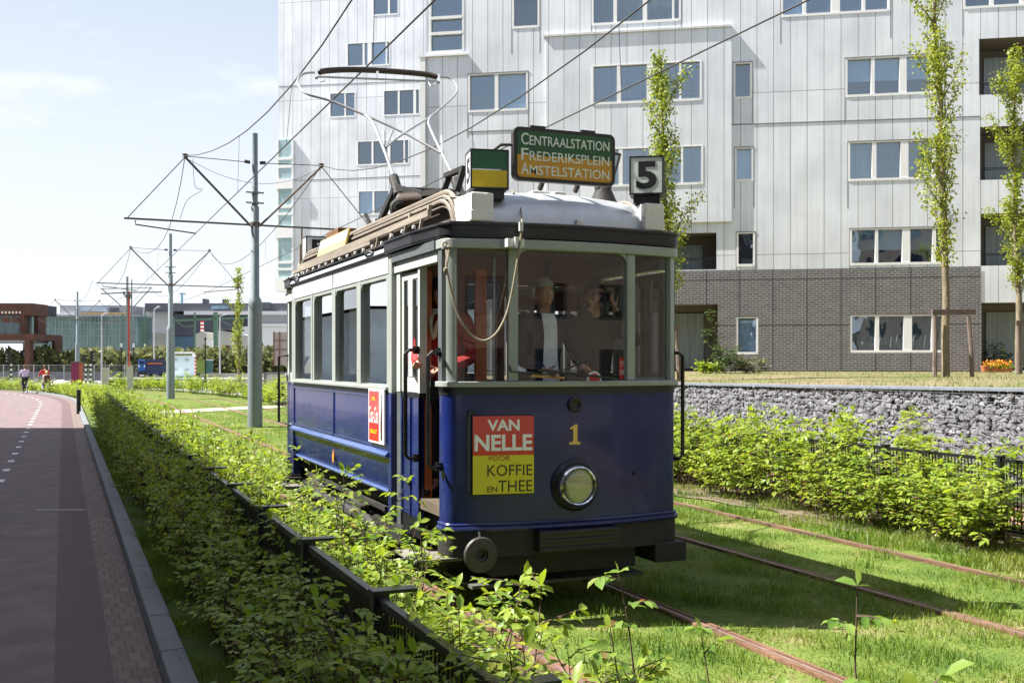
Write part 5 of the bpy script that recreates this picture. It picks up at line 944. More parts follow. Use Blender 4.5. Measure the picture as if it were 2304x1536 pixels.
for sx, lbl, hs in ((-1, 'sagging carrier wire above the left track', 6.55), (1, 'sagging carrier wire above the right track', 6.1)):
    P_ = []
    for i in range(len(pl) - 1):
        for j in range(12):
            s = j / 12; x = pl[i][0] + (pl[i + 1][0] - pl[i][0]) * s + sx * (1.96 - .35 * 4 * s * (1 - s)); y = pl[i][1] + (pl[i + 1][1] - pl[i][1]) * s; P_.append((x, y, 7.76 - (7.76 - hs) * 4 * s * (1 - s)))
    wire('carrier_wire', lbl, P_, .012)
    for i in range(1, 4):
        for s in (.3, .5, .7): mb = MB(); x = pl[i][0] + (pl[i + 1][0] - pl[i][0]) * s; y = pl[i][1] + (pl[i + 1][1] - pl[i][1]) * s; mb.tube([(x + sx * (1.96 - 1.4 * s * (1 - s)), y, 7.76 - (7.76 - hs) * 4 * s * (1 - s)), (x + sx * 1.7, y, 5.56)], .005, 4); tag(mb.build('dropper_wire', wirem), 'thin dropper hanging between a carrier wire and its contact wire', 'wire', 'dropper wires')
mb = MB(); mb.tube(smooth_pts([(m1.location.x - 1.96, 32, 7.7), (m1.location.x - .9, 32, 7.25), (m1.location.x + .2, 32, 7.1), (m1.location.x + 1.2, 32.0, 7.3), (m1.location.x + 1.96, 32, 7.7)]), .008, 4); mb.tube(smooth_pts([(m1.location.x - 1.75, 32, 7.7), (m1.location.x - 1.7, 31.9, 6.9), (m1.location.x - 1.5, 31.9, 6.8), (m1.location.x - 1.9, 32, 6.5), (m1.location.x - 2.1, 32, 5.95)]), .008, 4)
tag(mb.build('jumper_cable', wirem), 'slack cable looped between the bracket tips of the nearest mast', 'wire')

# ================================================================ FAR BACKGROUND
class BGT:
    def __init__(s, name, label, cat, px, d, group=None, z=0., turn=None):
        s.px = px; s.d = d; s.z = z; p = at_d(px, 815, d); big = cat in ('building', 'sign', 'wall', 'railing', 'barrier', 'fence', 'gantry', 'pole', 'panel', 'planter', 'gate'); s.t = thing(name, label, cat, (p.x, p.y, z), -TH - (0 if big else math.atan((px - 1152) / 2432)), group); s.big = big
    def X(s, px): return (px - s.px) * s.d / 2432 * (1 if s.big else math.cos(math.atan((s.px - 1152) / 2432)))
    def Z(s, py): return EYE + (815 - py) * s.d / 2432 - s.z
    def box(s, mb, x0, x1, y0, y1, d0=0., d1=6., mi=0): return mb.box(s.X(x0), s.X(x1), d0, d1, max(s.Z(y1), -.05) if y1 > 845 else s.Z(y1), s.Z(y0), mi)
    def part(s, name, mat, boxes, parent=None, d0=0., d1=6., bevel=0):
        mb = MB()
        for b in boxes: s.box(mb, *b[:4], *(b[4:6] if len(b) > 5 else (d0, d1)))
        return mb.build(name, mat, parent or s.t, smooth=0, bevel=bevel)
rustm = pm('weathering_steel', (.1, .04, .026), .8, var=.35, scale=.6); teal = pm('teal_glass', (.12, .22, .23), .12, var=.5, scale=.35, col2=(.22, .34, .33), stretch=(2.5, 1, .6)); dkgrey = pm('dark_grey_cladding', (.12, .13, .15), .6); mgrey = pm('mid_grey_cladding', (.32, .33, .36), .6)
whitew = pm('white_cladding', (.72, .73, .75), .6, var=.06); beigew = pm('beige_cladding', (.5, .5, .46), .7, var=.1); darkin = pm('dark_interior', (.09, .1, .13), .7, var=.35, scale=.4); greensteel = pm('green_steel', (.13, .24, .16), .6); greyroof = pm('dark_roof', (.14, .14, .17), .7, var=.2, scale=.3)
b = BGT('glass_building', 'teal glass office building with grey upper storey behind the rust coloured frame', 'building', 190, 150)
w_ = b.part('glass_wall', teal, [(66, 310, 712, 790)]); mm = MB()
for px in range(70, 310, 8): mm.box(b.X(px) - .05, b.X(px) + .05, -.08, -.005, b.Z(788), b.Z(713))
for py in (726, 740, 755, 770): mm.box(b.X(66), b.X(310), -.07, -.005, b.Z(py) - .05, b.Z(py) + .05)
mm.build('mullion', pm('mullion_grey', (.2, .27, .27), .5), w_, smooth=0)
b.part('roof', mgrey, [(64, 312, 708, 712, -.3, 6)]); u = b.part('upper_storey', mgrey, [(128, 288, 686, 708, 1, 6)]); b.part('window', pm('far_window_band', (.42, .5, .62), .2, var=.4, scale=.3), [(176, 236, 690, 700, .9, 1)], u); b.part('window', darkin, [(241, 262, 692, 704, .9, 1)], u); b.part('ochre_band', pm('ochre', (.42, .3, .12), .7), [(176, 288, 702, 706.5, .85, 1)], u); b.part('skylight', whitew, [(113, 165, 705, 708, .3, 3)])
b = BGT('sign_box', 'black rooftop sign box with white letters OL', 'sign', 90, 140, z=1.88 + (815 - 712) * 140 / 2432); b.part('panel', pm('sign_black', (.03, .035, .05), .5), [(66, 113, 688, 712, 0, 2), (113, 120, 703, 706, 0, 1)])
fit_text([('OL', b.X(68), b.X(90), b.Z(708), b.Z(692))], 'lettering', wht, (0, -.02, 0), (1, 0, 0), (0, 0, 1), b.t, .1)
b = BGT('rust_building', 'rust brown steel framed building at the left edge', 'building', 20, 118)
b.part('frame', rustm, [(-90, 73, 682, 709, 0, 4), (44, 54, 709, 750, 0, 1), (58, 68, 709, 750, 2, 4), (-90, 98, 752, 766, -2, 5), (74, 85, 766, 860, -2, -1), (90, 98, 766, 860, 3, 5)]); b.part('glass_wall', teal, [(-90, 44, 709, 752, 1, 3)])
b.part('orange_panel', pm('orange_panel', (.2, .08, .045), .6), [(-5, 12, 714, 724, .9, 1), (18, 34, 714, 724, .9, 1)]); b.part('soffit', mgrey, [(-90, 74, 766, 771, -1.8, 4)]); b.part('pillar', pm('pillar_grey', (.3, .31, .35), .7), [(42, 55, 771, 860, 1, 2)]); b.part('lamp_row', wht, [(4 + 8 * k, 7 + 8 * k, 701, 705, -.1, 0) for k in range(6)])
b = BGT('white_hall', 'white gabled hall between the glass building and the dark shed', 'building', 345, 160)
mb = MB(); mb.prism([(b.X(292), 0, -.1), (b.X(388), 0, -.1), (b.X(388), 0, b.Z(702)), (b.X(331), 0, b.Z(688)), (b.X(292), 0, b.Z(699))], (0, 12, 0)); mb.build('wall', whitew, b.t, smooth=0); b.part('plinth', beigew, [(296, 388, 750, 783, -.06, 0)]); b.part('door', darkin, [(308, 330, 780, 790, -.1, 0), (340, 362, 780, 790, -.1, 0)])
b = BGT('shed', 'long dark roofed industrial shed with white fascia behind the masts', 'building', 490, 158)
mb = MB(); mb.prism([(b.X(325), 0, b.Z(701)), (b.X(646), 0, b.Z(701)), (b.X(640), 3, b.Z(690)), (b.X(625), 6, b.Z(681)), (b.X(345), 6, b.Z(679)), (b.X(326), 3, b.Z(683))], (0, .3, 0)); b.part('roof', greyroof, [(326, 645, 682, 700, 0, 14)]); b.part('fascia', whitew, [(415, 647, 700, 708, -.3, 0), (560, 650, 728, 734, -.2, 0)]); b.part('wall', darkin, [(388, 574, 706, 790, 1, 14)]); b.part('band', mgrey, [(560, 650, 708, 728, 0, 3)]); b.part('lower_wall', whitew, [(540, 650, 734, 790, .2, 3)]); b.part('teal_door', pm('blue_door', (.07, .15, .22), .5), [(388, 436, 757, 788, .7, 1)])
b.part('roof_vent', dkgrey, [(451, 458, 671, 683, 1, 3), (496, 503, 672, 683, 1, 3)]); sg = b.part('roof_sign', dkgrey, [(574, 610, 680, 694, -.3, 0)]); b.part('banner', pm('banner', (.25, .4, .5), .6, var=.5, scale=.4), [(476, 515, 688, 695, -.2, 0)])
b = BGT('small_shed', 'small beige gabled shed beside the striped chimney', 'building', 452, 140); mb = MB(); mb.prism([(b.X(439), 0, -.1), (b.X(465), 0, -.1), (b.X(465), 0, b.Z(748)), (b.X(452), 0, b.Z(746)), (b.X(439), 0, b.Z(752))], (0, 5, 0)); mb.build('wall', beigew, b.t, smooth=0); b.part('door', wht, [(464, 479, 765, 790, -.1, 3)])
b = BGT('small_shed', 'beige shed with sloping roof and brown door, left of the distant poplar', 'building', 510, 140); mb = MB(); mb.prism([(b.X(488), 0, -.1), (b.X(560), 0, -.1), (b.X(560), 0, b.Z(755)), (b.X(530), 0, b.Z(749)), (b.X(489), 0, b.Z(741))], (0, 5, 0)); mb.build('wall', beigew, b.t, smooth=0); b.part('door', pm('brown_door', (.15, .07, .05), .7), [(501, 517, 777, 790, -.1, 0)]); b.part('roof', greyroof, [(489, 530, 739, 742, -.3, 5)])
b = BGT('chimney', 'short red and white striped chimney', 'chimney', 455, 145); 
for k in range(7): b.part('band', red if k % 2 == 0 else wht, [(451, 459, 721 + k * 4, 725 + k * 4, 0, .5)])
b.part('shaft', wht, [(452, 458, 749, 800, 0, .4)])
b = BGT('gantry', 'green steel crane gantry in front of the dark shed', 'gantry', 484, 135); b.part('post', greensteel, [(480, 488, 702, 800, 0, .5)]); b.part('post', greensteel, [(436, 439, 702, 800, 0, .3)]); b.part('post', greensteel, [(388, 391, 712, 800, 0, .3)])
mb = MB(); mb.bar((b.X(386), .1, b.Z(721)), (b.X(570), .1, b.Z(714)), .2, .25); mb.bar((b.X(396), .1, b.Z(722)), (b.X(412), .1, b.Z(735)), .1, .1); mb.bar((b.X(412), .1, b.Z(735)), (b.X(440), .1, b.Z(732)), .1, .1); mb.bar((b.X(492), .1, b.Z(718)), (b.X(520), .1, b.Z(733)), .12, .12); mb.build('beam', greensteel, b.t, smooth=0)
for px, y0, lbl in ((320, 722, 'thin green post before the white hall'), (327, 700, 'pale green post with crossbar before the white hall'), (380, 716, 'dark green post at the right end of the white hall'), (276, 707, 'green pipe post before the teal glass building')): b = BGT('steel_post', lbl, 'post', px, 132); b.part('shaft', greensteel, [(px - 1.6, px + 1.6, y0, 800, 0, .2)]); b.part('cap', greensteel, [(px - 2.4, px + 2.4, y0 - 1, y0 + 1.5, -.05, .25)])
b = BGT('crane', 'tiny blue crane head beyond the shed roof', 'crane', 410, 260); b.part('tower', pm('crane_blue', (.2, .42, .6), .6), [(407, 412, 662, 700, 0, .5)]); b.part('jib', MATS['crane_blue'], [(404, 418, 659, 662, 0, .4)])
# far embankment of bushes, one mass
g = np.random.default_rng(11); n = 9000; px = g.uniform(-150, 665, n); d = g.uniform(118, 126, n); top = 789 + 5 * np.sin(px * .05) + 3 * np.sin(px * .17) + np.where(px < 300, 3, 0); py = top + (838 - top) * g.random(n); P_ = np.array([tuple(at_d(a, c, e)) for a, c, e in zip(px, py, d)]); P_[:, 2] = np.maximum(P_[:, 2], .1)
v, f = leaf_geo(P_, g.normal(0, 1, (n, 3)), g.normal(0, 1, (n, 3)), g.uniform(.5, 1.1, n), ST, STF); tag(fast_mesh('bushes', v, f, far_leaf), 'dull green belt of bushes on the bank below the far sheds', 'bushes', kind='stuff')
mb = MB(); a = at_d(-200, 815, 123); c = at_d(665, 815, 123); mb.prism([(a.x, a.y, -.1), (c.x, c.y, -.1), (c.x + 2, c.y + 3, 2.6), (a.x + 2, a.y + 3, 2.6)], (.6, 1.6, 0)); tag(mb.build('bank', pm('bank_soil', (.075, .085, .035), .95, var=.3), smooth=0), kind='structure')
# street furniture and vehicles, 70 to 100 m off
b = BGT('trailer', 'white site trailer with rounded roof and four vents', 'trailer', 411, 82, z=0.); W = 2.06
prof = [(b.X(381), b.Z(850)), (b.X(441), b.Z(850)), (b.X(441), b.Z(799)), (b.X(438), b.Z(794)), (b.X(431), b.Z(792)), (b.X(391), b.Z(792)), (b.X(384), b.Z(795)), (b.X(381), b.Z(800))]
mb = MB(); mb.prism([(x, 0, z) for x, z in prof], (0, 4.5, 0)); bd = mb.build('body', whitew, b.t, smooth=0, bevel=.03); b.part('rear_panel', pm('pale_blue_panel', (.45, .57, .63), .5, var=.08), [(388, 437, 803, 846, -.03, 0)]); b.part('name_board', pm('board_green', (.1, .14, .04), .5), [(394, 432, 796, 800, -.04, 0)]); b.part('vent', pm('vent_grey', (.3, .36, .4), .5), [(390, 399, 807, 812, -.06, -.03), (416, 425, 807, 812, -.06, -.03), (390, 399, 829, 834, -.06, -.03), (416, 425, 829, 834, -.06, -.03)])
b.part('base_board', pm('teal_board', (.03, .25, .24), .5), [(388, 437, 846, 849, -.05, 0)]); b.part('hazard_strip', red, [(438, 441, 803 + 8 * k, 807 + 8 * k, -.03, 0) for k in range(6)]); b.part('hitch', wht, [(414, 421, 852, 857, -.3, 0), (418, 419, 846, 856, -.3, -.25)]); b.part('side_stripe', pm('blue_stripe', (.05, .2, .5), .5), [(380.5, 381, 810, 828, 0, 4)])
mb = MB(); 
for px in (388, 434): mb.cyl((b.X(px) - .1, 2.2, .28), (b.X(px) + .1, 2.2, .28), .3, n=14)
mb.build('wheel', ink, b.t)
b = BGT('truck', 'blue truck parked beyond the low railing', 'truck', 320, 88); cb = b.part('cab', pm('truck_blue', (.02, .09, .34), .35), [(311, 327, 809, 836, 0, 2)], bevel=.06); b.part('windscreen', pm('dark_glass', (.02, .03, .05), .1), [(313, 325, 813, 819, -.03, 0)], cb); b.part('headlight', wht, [(312, 314, 821, 826, -.04, 0), (324, 326, 821, 826, -.04, 0)], cb); b.part('bumper', grime, [(310, 328, 836, 843, -.06, 2)]); b.part('number_plate', wht, [(314, 325, 843, 845.5, -.1, -.05)]); b.part('cargo_body', pm('dark_blue', (.02, .035, .1), .5), [(327, 372, 808, 842, .5, 5)]); b.part('orange_bar', pm('orange_bar', (.5, .12, .03), .5), [(332, 366, 816, 819, .3, .5)])
mb = MB()
for px in (313, 325, 340, 362): mb.cyl((b.X(px) - .15, 1.2, .45), (b.X(px) + .15, 1.2, .45), .45, n=14)
mb.build('wheel', ink, b.t)
b = BGT('container', 'olive green container right of the white trailer', 'container', 451, 96); b.part('body', pm('olive_green', (.2, .27, .05), .6), [(442, 461, 808, 842, 0, 2)], bevel=.03); b.part('rim', pm('olive_rim', (.13, .18, .04), .6), [(441.5, 461.5, 807, 809, -.04, 2.04)])
b = BGT('container', 'teal container with a pale lid behind the black lamp post', 'container', 470, 98); b.part('body', pm('teal_paint', (.08, .2, .2), .6), [(458, 479, 811, 840, 0, 2)], bevel=.03); b.part('lid', whitew, [(457, 480, 808, 811, -.1, 2.1)])
b = BGT('kiosk', 'dark red box cabinet behind the far mast', 'kiosk', 173, 92); b.part('body', pm('wine_red', (.2, .015, .06), .5), [(160, 177, 815, 870, 0, 1.5)], bevel=.02); b.part('side_panel', pm('orange_red', (.4, .1, .05), .5), [(177, 187, 815, 870, .1, 1.5)]); b.part('roof', dkgrey, [(159, 188, 813, 815, -.1, 1.6)])
b = BGT('low_wall', 'low grey concrete wall behind the sunny far hedge', 'wall', 520, 84); b.part('wall', concrete, [(443, 640, 840, 880, 0, .6)]); b.part('end_post', dkgrey, [(443, 449, 839, 880, -.1, .7)])
b = BGT('board_panel', 'weathered wooden panel frame left of the tram rear', 'panel', 627, 90); b.part('board', pm('weathered_board', (.36, .3, .27), .8, var=.2), [(615, 655, 747, 822, 0, .1)]); b.part('frame', pm('board_frame', (.17, .09, .07), .8), [(615, 617.5, 746, 824, -.08, 0), (628, 630.5, 746, 824, -.08, 0), (615, 655, 765, 767, -.06, 0), (615, 655, 785, 787, -.06, 0)])
b = BGT('concrete_box', 'grey concrete basin with dark rim left of the tram', 'planter', 620, 78); b.part('basin', concrete, [(596, 655, 840, 880, 0, 1.5)]); b.part('rim', dkgrey, [(594, 655, 838, 841, -.08, 1.5), (594, 599, 841, 880, -.08, 0)])
b = BGT('metal_gate', 'short black gate with two pale rails left of the tram rear handrails', 'gate', 628, 47); b.part('post', fblack, [(623, 628, 862, 912, 0, .1)]); b.part('post', fblack, [(633, 638, 862, 912, 0, .1)]); b.part('rail', pm('gate_rail', (.4, .45, .45), .5), [(615, 650, 875, 878, -.06, 0), (615, 650, 901, 904, -.06, 0)])
b = BGT('low_railing', 'low black post railing below a white platform edge', 'railing', 330, 80); b.part('platform_edge', wht, [(228, 640, 850, 853.5, .5, 2)]); b.part('infill', pm('railing_infill', (.15, .13, .08), .9, var=.3), [(232, 400, 855, 876, .3, .4)]); b.part('post', fblack, [(236 + 12.5 * k, 239 + 12.5 * k, 853, 880, 0, .12) for k in range(13)])
for px, x0, x1, y0, lbl in ((237, 229, 245, 828, 'square concrete block left of the red and grey pole'), (292, 285, 300, 825, 'square concrete block at the foot of the red and grey pole')):
    b = BGT('concrete_block', lbl, 'block', px, 72); b.part('block', concrete, [(x0, x1, y0, 890, 0, .5)], bevel=.02); b.part('cap', concrete, [(x0 - .5, x1 + .5, y0 - 1, y0 + .5, -.02, .52)])
    if px == 237: b.part('stub', mastm, [(236, 238, 815, 828, .2, .3)])
b = BGT('strain_pole', 'red and grey pole with insulators rising from a concrete block', 'pole', 290, 72.4); b.part('shaft', mastm, [(284, 287.5, 622, 826, 0, .14)]); b.part('red_half', pm('pole_red', (.4, .07, .05), .7), [(287.5, 291, 655, 826, 0, .13)]); b.part('insulator', dkgrey, [(278 + 4 * k, 280.5 + 4 * k, 656 + (k * 7) % 12, 664 + (k * 5) % 12, -.1, .1) for k in range(5)]); b.part('back_pole', mastm, [(291.5, 293, 628, 800, .3, .4)])
mb = MB(); mb.bar((b.X(228), -.05, b.Z(661)), (b.X(284), -.05, b.Z(658)), .07, .07); mb.bar((b.X(291), -.05, b.Z(658)), (b.X(365), -.05, b.Z(657)), .07, .07); mb.bar((b.X(226), -.05, b.Z(650)), (b.X(342), -.05, b.Z(647)), .04, .04); mb.bar((b.X(230), -.05, b.Z(650)), (b.X(275), -.05, b.Z(690)), .05, .05); mb.bar((b.X(340), -.05, b.Z(648)), (b.X(302), -.05, b.Z(690)), .05, .05); mb.build('cross_arm', armm, b.t, smooth=0)
for px, y0, y1, d, lbl in ((462, 765, 862, 80, 'plain black lamp post before the teal container'), (540, 728, 862, 80, 'black lamp post beside the nearest mast and distant poplar'), (273, 782, 862, 86, 'black lamp post with lantern left of the red and grey pole'), (300, 782, 862, 86, 'black lamp post with lantern right of the red and grey pole')):
    b = BGT('street_lamp', lbl, 'street lamp', px, d); b.part('post', fblack, [(px - 1.5, px + 1.5, y0, 880, 0, .12), (px - 2.4, px + 2.4, 845, 880, -.03, .16)])
    if d == 86: b.part('lantern', pm('lantern_glass', (.55, .55, .58), .3), [(px - 3, px + 3, 772, 781, -.08, .2)]); b.part('lantern_cap', dkgrey, [(px - 3.6, px + 3.6, 770, 772, -.1, .22)])
    else: b.part('lamp_cap', fblack, [(px - 2.2, px + 2.2, y0 - 6, y0, -.03, .16)])
for px, y0, ax, lbl in ((229, 704, 8, 'thin grey street lamp before the teal glass building'), (347, 690, 8, 'thin grey street lamp before the white hall'), (495, 706, 16, 'thin grey street lamp before the beige shed')):
    b = BGT('street_lamp', lbl, 'street lamp', px, 104); mb = MB(); mb.tube([(0, 0, -.1), (0, 0, b.Z(y0 + 6)), (b.X(px + ax), 0, b.Z(y0))], [.09, .05, .04], 8); mb.build('post', pm('lamp_grey', (.42, .44, .46), .5, metal=.3), b.t); b.part('lamp_head', whitew, [(px + ax - 1, px + ax + 5, y0 - 2, y0 + 1, -.1, .15)])
tl = pm('traffic_light_black', (.015, .015, .015), .5)
def tlight(lbl, px, y0, hx0, hx1, h0, h1, lamps):
    b = BGT('traffic_light', lbl, 'traffic light', px, 84); mb = MB()
    ys = np.linspace(818, 872, 11)
    b.part('pole', tl, [(px - 1.5, px + 1.5, h0, 820, 0, .1)])
    for nm, k0, m_ in (('white_band', 0, wht), ('black_band', 1, tl)): b.part(nm, m_, [(px - 2.4, px + 2.4, ys[k], ys[k + 1], -.03, .13) for k in range(k0, 10, 2)])
    hd = b.part('signal_head', tl, [(hx0, hx1, h0, h1, -.2, .15)]); b.part('lamp_hood', pm('hood_grey', (.4, .42, .42), .5), [(a, a + 4, q, q + 2, -.3, -.2) for a, q in lamps], hd)
tlight('traffic light on a striped pole at the left edge', 25, 870, 12, 26, 790, 818, [(13, 797), (13, 804), (13, 811)])
tlight('left of two striped traffic light poles, its signal seen from the side', 193, 870, 184, 194, 798, 814, [])
tlight('right of two striped traffic light poles with pale lamp hoods', 204, 870, 202, 212, 789, 816, [(209, 795), (209, 802), (209, 809)])
b = BGT('construction_fence', 'grey wire mesh construction fence across the end of the road', 'fence', 190, 96); mb = MB(); fm = pm('fence_grey', (.42, .44, .46), .5, metal=.4); mb2 = MB()
for k in range(14): x = b.X(-60 + 34 * k); mb.tube([(x, 0, 0), (x, 0, b.Z(820))], .035, 6); mb.bar((x, 0, b.Z(821)), (b.X(-60 + 34 * (k + 1)), 0, b.Z(821)), .035, .035); mb.box(x - .3, x + .3, -.12, .12, 0, .14)
for k in range(180): x = b.X(-60 + 2.6 * k); mb2.bar((x, 0, .2), (x, 0, b.Z(821)), .006, .006)
for k in range(8): z = .2 + k * .2; mb2.bar((b.X(-60), 0, z), (b.X(405), 0, z), .008, .008)
mb.build('frame', fm, b.t, smooth=0); mb2.build('mesh', fm, b.t, smooth=0)
b = BGT('rubble_heap', 'pale covered heap behind the cyclists by the construction fence', 'heap', 138, 92); mb = MB(); g = np.random.default_rng(2); rows = [[(b.X(112 + 50 * i / 10), 1.6 * j / 5 - .8, max(0, .42 * math.sin(math.pi * i / 10) * math.sin(math.pi * j / 5) + (g.normal(0, .05) if 0 < i < 10 and 0 < j < 5 else 0))) for i in range(11)] for j in range(6)]; mb.sheet(rows); mb.build('cover', pm('tarp_grey', (.5, .5, .5), .7), b.t)
b = BGT('site_hoarding', 'dark low hoarding behind the construction fence', 'barrier', 200, 104); b.part('board', pm('hoarding', (.13, .135, .16), .7), [(-120, 400, 836, 856, 0, .3)]); b.part('foot', concrete, [(-120 + 40 * k, -112 + 40 * k, 852, 860, -.3, .5) for k in range(13)])
# off to the left: the hall seen mirrored in the tram windows; brick row along the pavement (it shades the road); tan block mirrored in the windscreen
t = thing('round_hall', 'low hall with dark curved roof reflected in the tram windows', 'building', (-22, 86, 0), rad(18)); mb = MB(); mb.prism([(-14, 0, 0), (14, 0, 0), (14, 0, 3.2), (10, 0, 5.2), (4, 0, 6.3), (-4, 0, 6.3), (-10, 0, 5.2), (-14, 0, 3.2)], (0, 12, 0)); mb.build('wall', pm('hall_wall', (.25, .3, .33), .4, var=.3, scale=.3), t, smooth=0); mb = MB(); mb.sheet([[(x, y, z + .02) for x, z in ((-15, 3.0), (-10, 5.4), (-4, 6.5), (4, 6.5), (10, 5.4), (15, 3.0))] for y in (-.8, 12.5)]); mb.build('roof', greyroof, t, smooth=0)
obrick = brick_mat('tan_brick', (.075, .055, .04), (.1, .078, .058), (.09, .08, .07), .22, .07, .01, 'xz', .5)
def block(name, label, loc, rz, wd, dp, h, floors, mat, frame=None, win=True):
    t = thing(name, label, 'building', loc, rz); s = Facade(t, V(loc)); ho = []; fh = h / floors; n = int(wd / 3.2)
    for i in range(n):
        for k in range(floors): u = -wd / 2 + (i + .5) * wd / n; ho.append((u - .8, u + .8, k * fh + .9, k * fh + 2.5, [(u - .04, u + .04)], 'room', .07, 0))
    if not win: ho = []
    s.wall('facade', mat, -wd / 2, wd / 2, 0, h, [q[:4] for q in ho]); mb = MB(); mb.box(-wd / 2, -wd / 2 + .05, 0.01, dp, 0, h); mb.box(wd / 2 - .05, wd / 2, .01, dp, 0, h); mb.box(-wd / 2, wd / 2, dp, dp + .1, 0, h); mb.box(-wd / 2 - .2, wd / 2 + .2, -.2, dp + .2, h, h + .25); mb.build('roof', greyroof, t, smooth=0)
    if not win: return
    f0 = s.window(*ho[0])
    if frame: f0.data.materials[0] = frame
    for q in ho[1:]:
        c = f0.copy(); COL.objects.link(c); c.location = (q[0] - ho[0][0], 0, q[2] - ho[0][2])
        for ch in f0.children: e = ch.copy(); COL.objects.link(e); e.parent = c
    return t
block('brick_building', 'long tan brick row along the left pavement that shades the road', (-8.55, 8.75, .06), rad(90), 57.5, 10, 14.0, 5, obrick)
block('brick_building', 'tan brick block mirrored in the right windscreen pane of the tram', (23, -6.3, 0), rad(-90), 19, 10, 13, 4, obrick, None, False)
block('brick_building', 'dark brick block added behind the viewer to dim the windscreen reflection', (14, -30, 0), rad(180), 36, 10, 15, 5, brick_mat('brown_brick', (.17, .125, .1), (.22, .17, .13), (.2, .18, .16), .22, .07, .01, 'xz', .5), pm('brown_frame', (.06, .045, .04), .6))  # unseen block, added to keep bright sky out of the middle windscreen pane

# ================================================================ PEOPLE AND BICYCLES
def skin_geo(verts, edges, rads, sub=1):
    me = bpy.data.meshes.new('tmp'); me.from_pydata([tuple(v) for v in verts], edges, []); o = bpy.data.objects.new('tmp', me); COL.objects.link(o)
    o.modifiers.new('skin', 'SKIN'); ss = o.modifiers.new('sub', 'SUBSURF'); ss.levels = sub
    for i, r in enumerate(rads): sv = me.skin_vertices[0].data[i]; sv.radius = r if isinstance(r, tuple) else (r, r); sv.use_root = i == 0
    bpy.context.view_layer.update(); ev = o.evaluated_get(bpy.context.evaluated_depsgraph_get()).to_mesh(); V_ = [v.co[:] for v in ev.vertices]; F_ = [tuple(p.vertices) for p in ev.polygons]; bpy.data.objects.remove(o); return V_, F_
def fuse(mb, vox=.011):
    me = bpy.data.meshes.new('tmp'); me.from_pydata(mb.v, [], mb.f); o = bpy.data.objects.new('tmp', me); COL.objects.link(o); m = o.modifiers.new('r', 'REMESH'); m.mode = 'VOXEL'; m.voxel_size = vox; s = o.modifiers.new('s', 'SMOOTH'); s.iterations = 3; s.factor = .4
    bpy.context.view_layer.update(); me2 = bpy.data.meshes.new_from_object(o.evaluated_get(bpy.context.evaluated_depsgraph_get())); bpy.data.objects.remove(o); return me2
def ell(c, r, n=16, shape=None):
    vs = []; fs = []
    for i in range(n + 1):
        th = math.pi * i / n
        for j in range(2 * n):
            ph = math.pi * j / n; d = V((math.sin(th) * math.cos(ph), math.sin(th) * math.sin(ph), math.cos(th))); p = V((d.x * r[0], d.y * r[1], d.z * r[2]))
            if shape: p = shape(d, p)
            vs.append(V(c) + p)
    for i in range(n):
        for j in range(2 * n): fs.append((i * 2 * n + j, i * 2 * n + (j + 1) % (2 * n), (i + 1) * 2 * n + (j + 1) % (2 * n), (i + 1) * 2 * n + j))
    return vs, fs
skinm = pm('skin', (.5, .27, .19), .5, var=.08, scale=12)
def cloth(name, c): return pm(name, c, .85, var=.22, scale=9, bump=.3, bscale=30)
def face(d, p):
    if d.z < -.1: p.x *= 1 - .34 * (-d.z); p.y *= 1 - .12 * (-d.z) + (.04 if d.y < 0 else -.1)
    if d.y < -.5 and abs(abs(d.x) - .38) < .2 and -.02 < d.z < .22: p.y += .008
    if d.y > 0 and d.z > 0: p.y *= 1.06
    return p
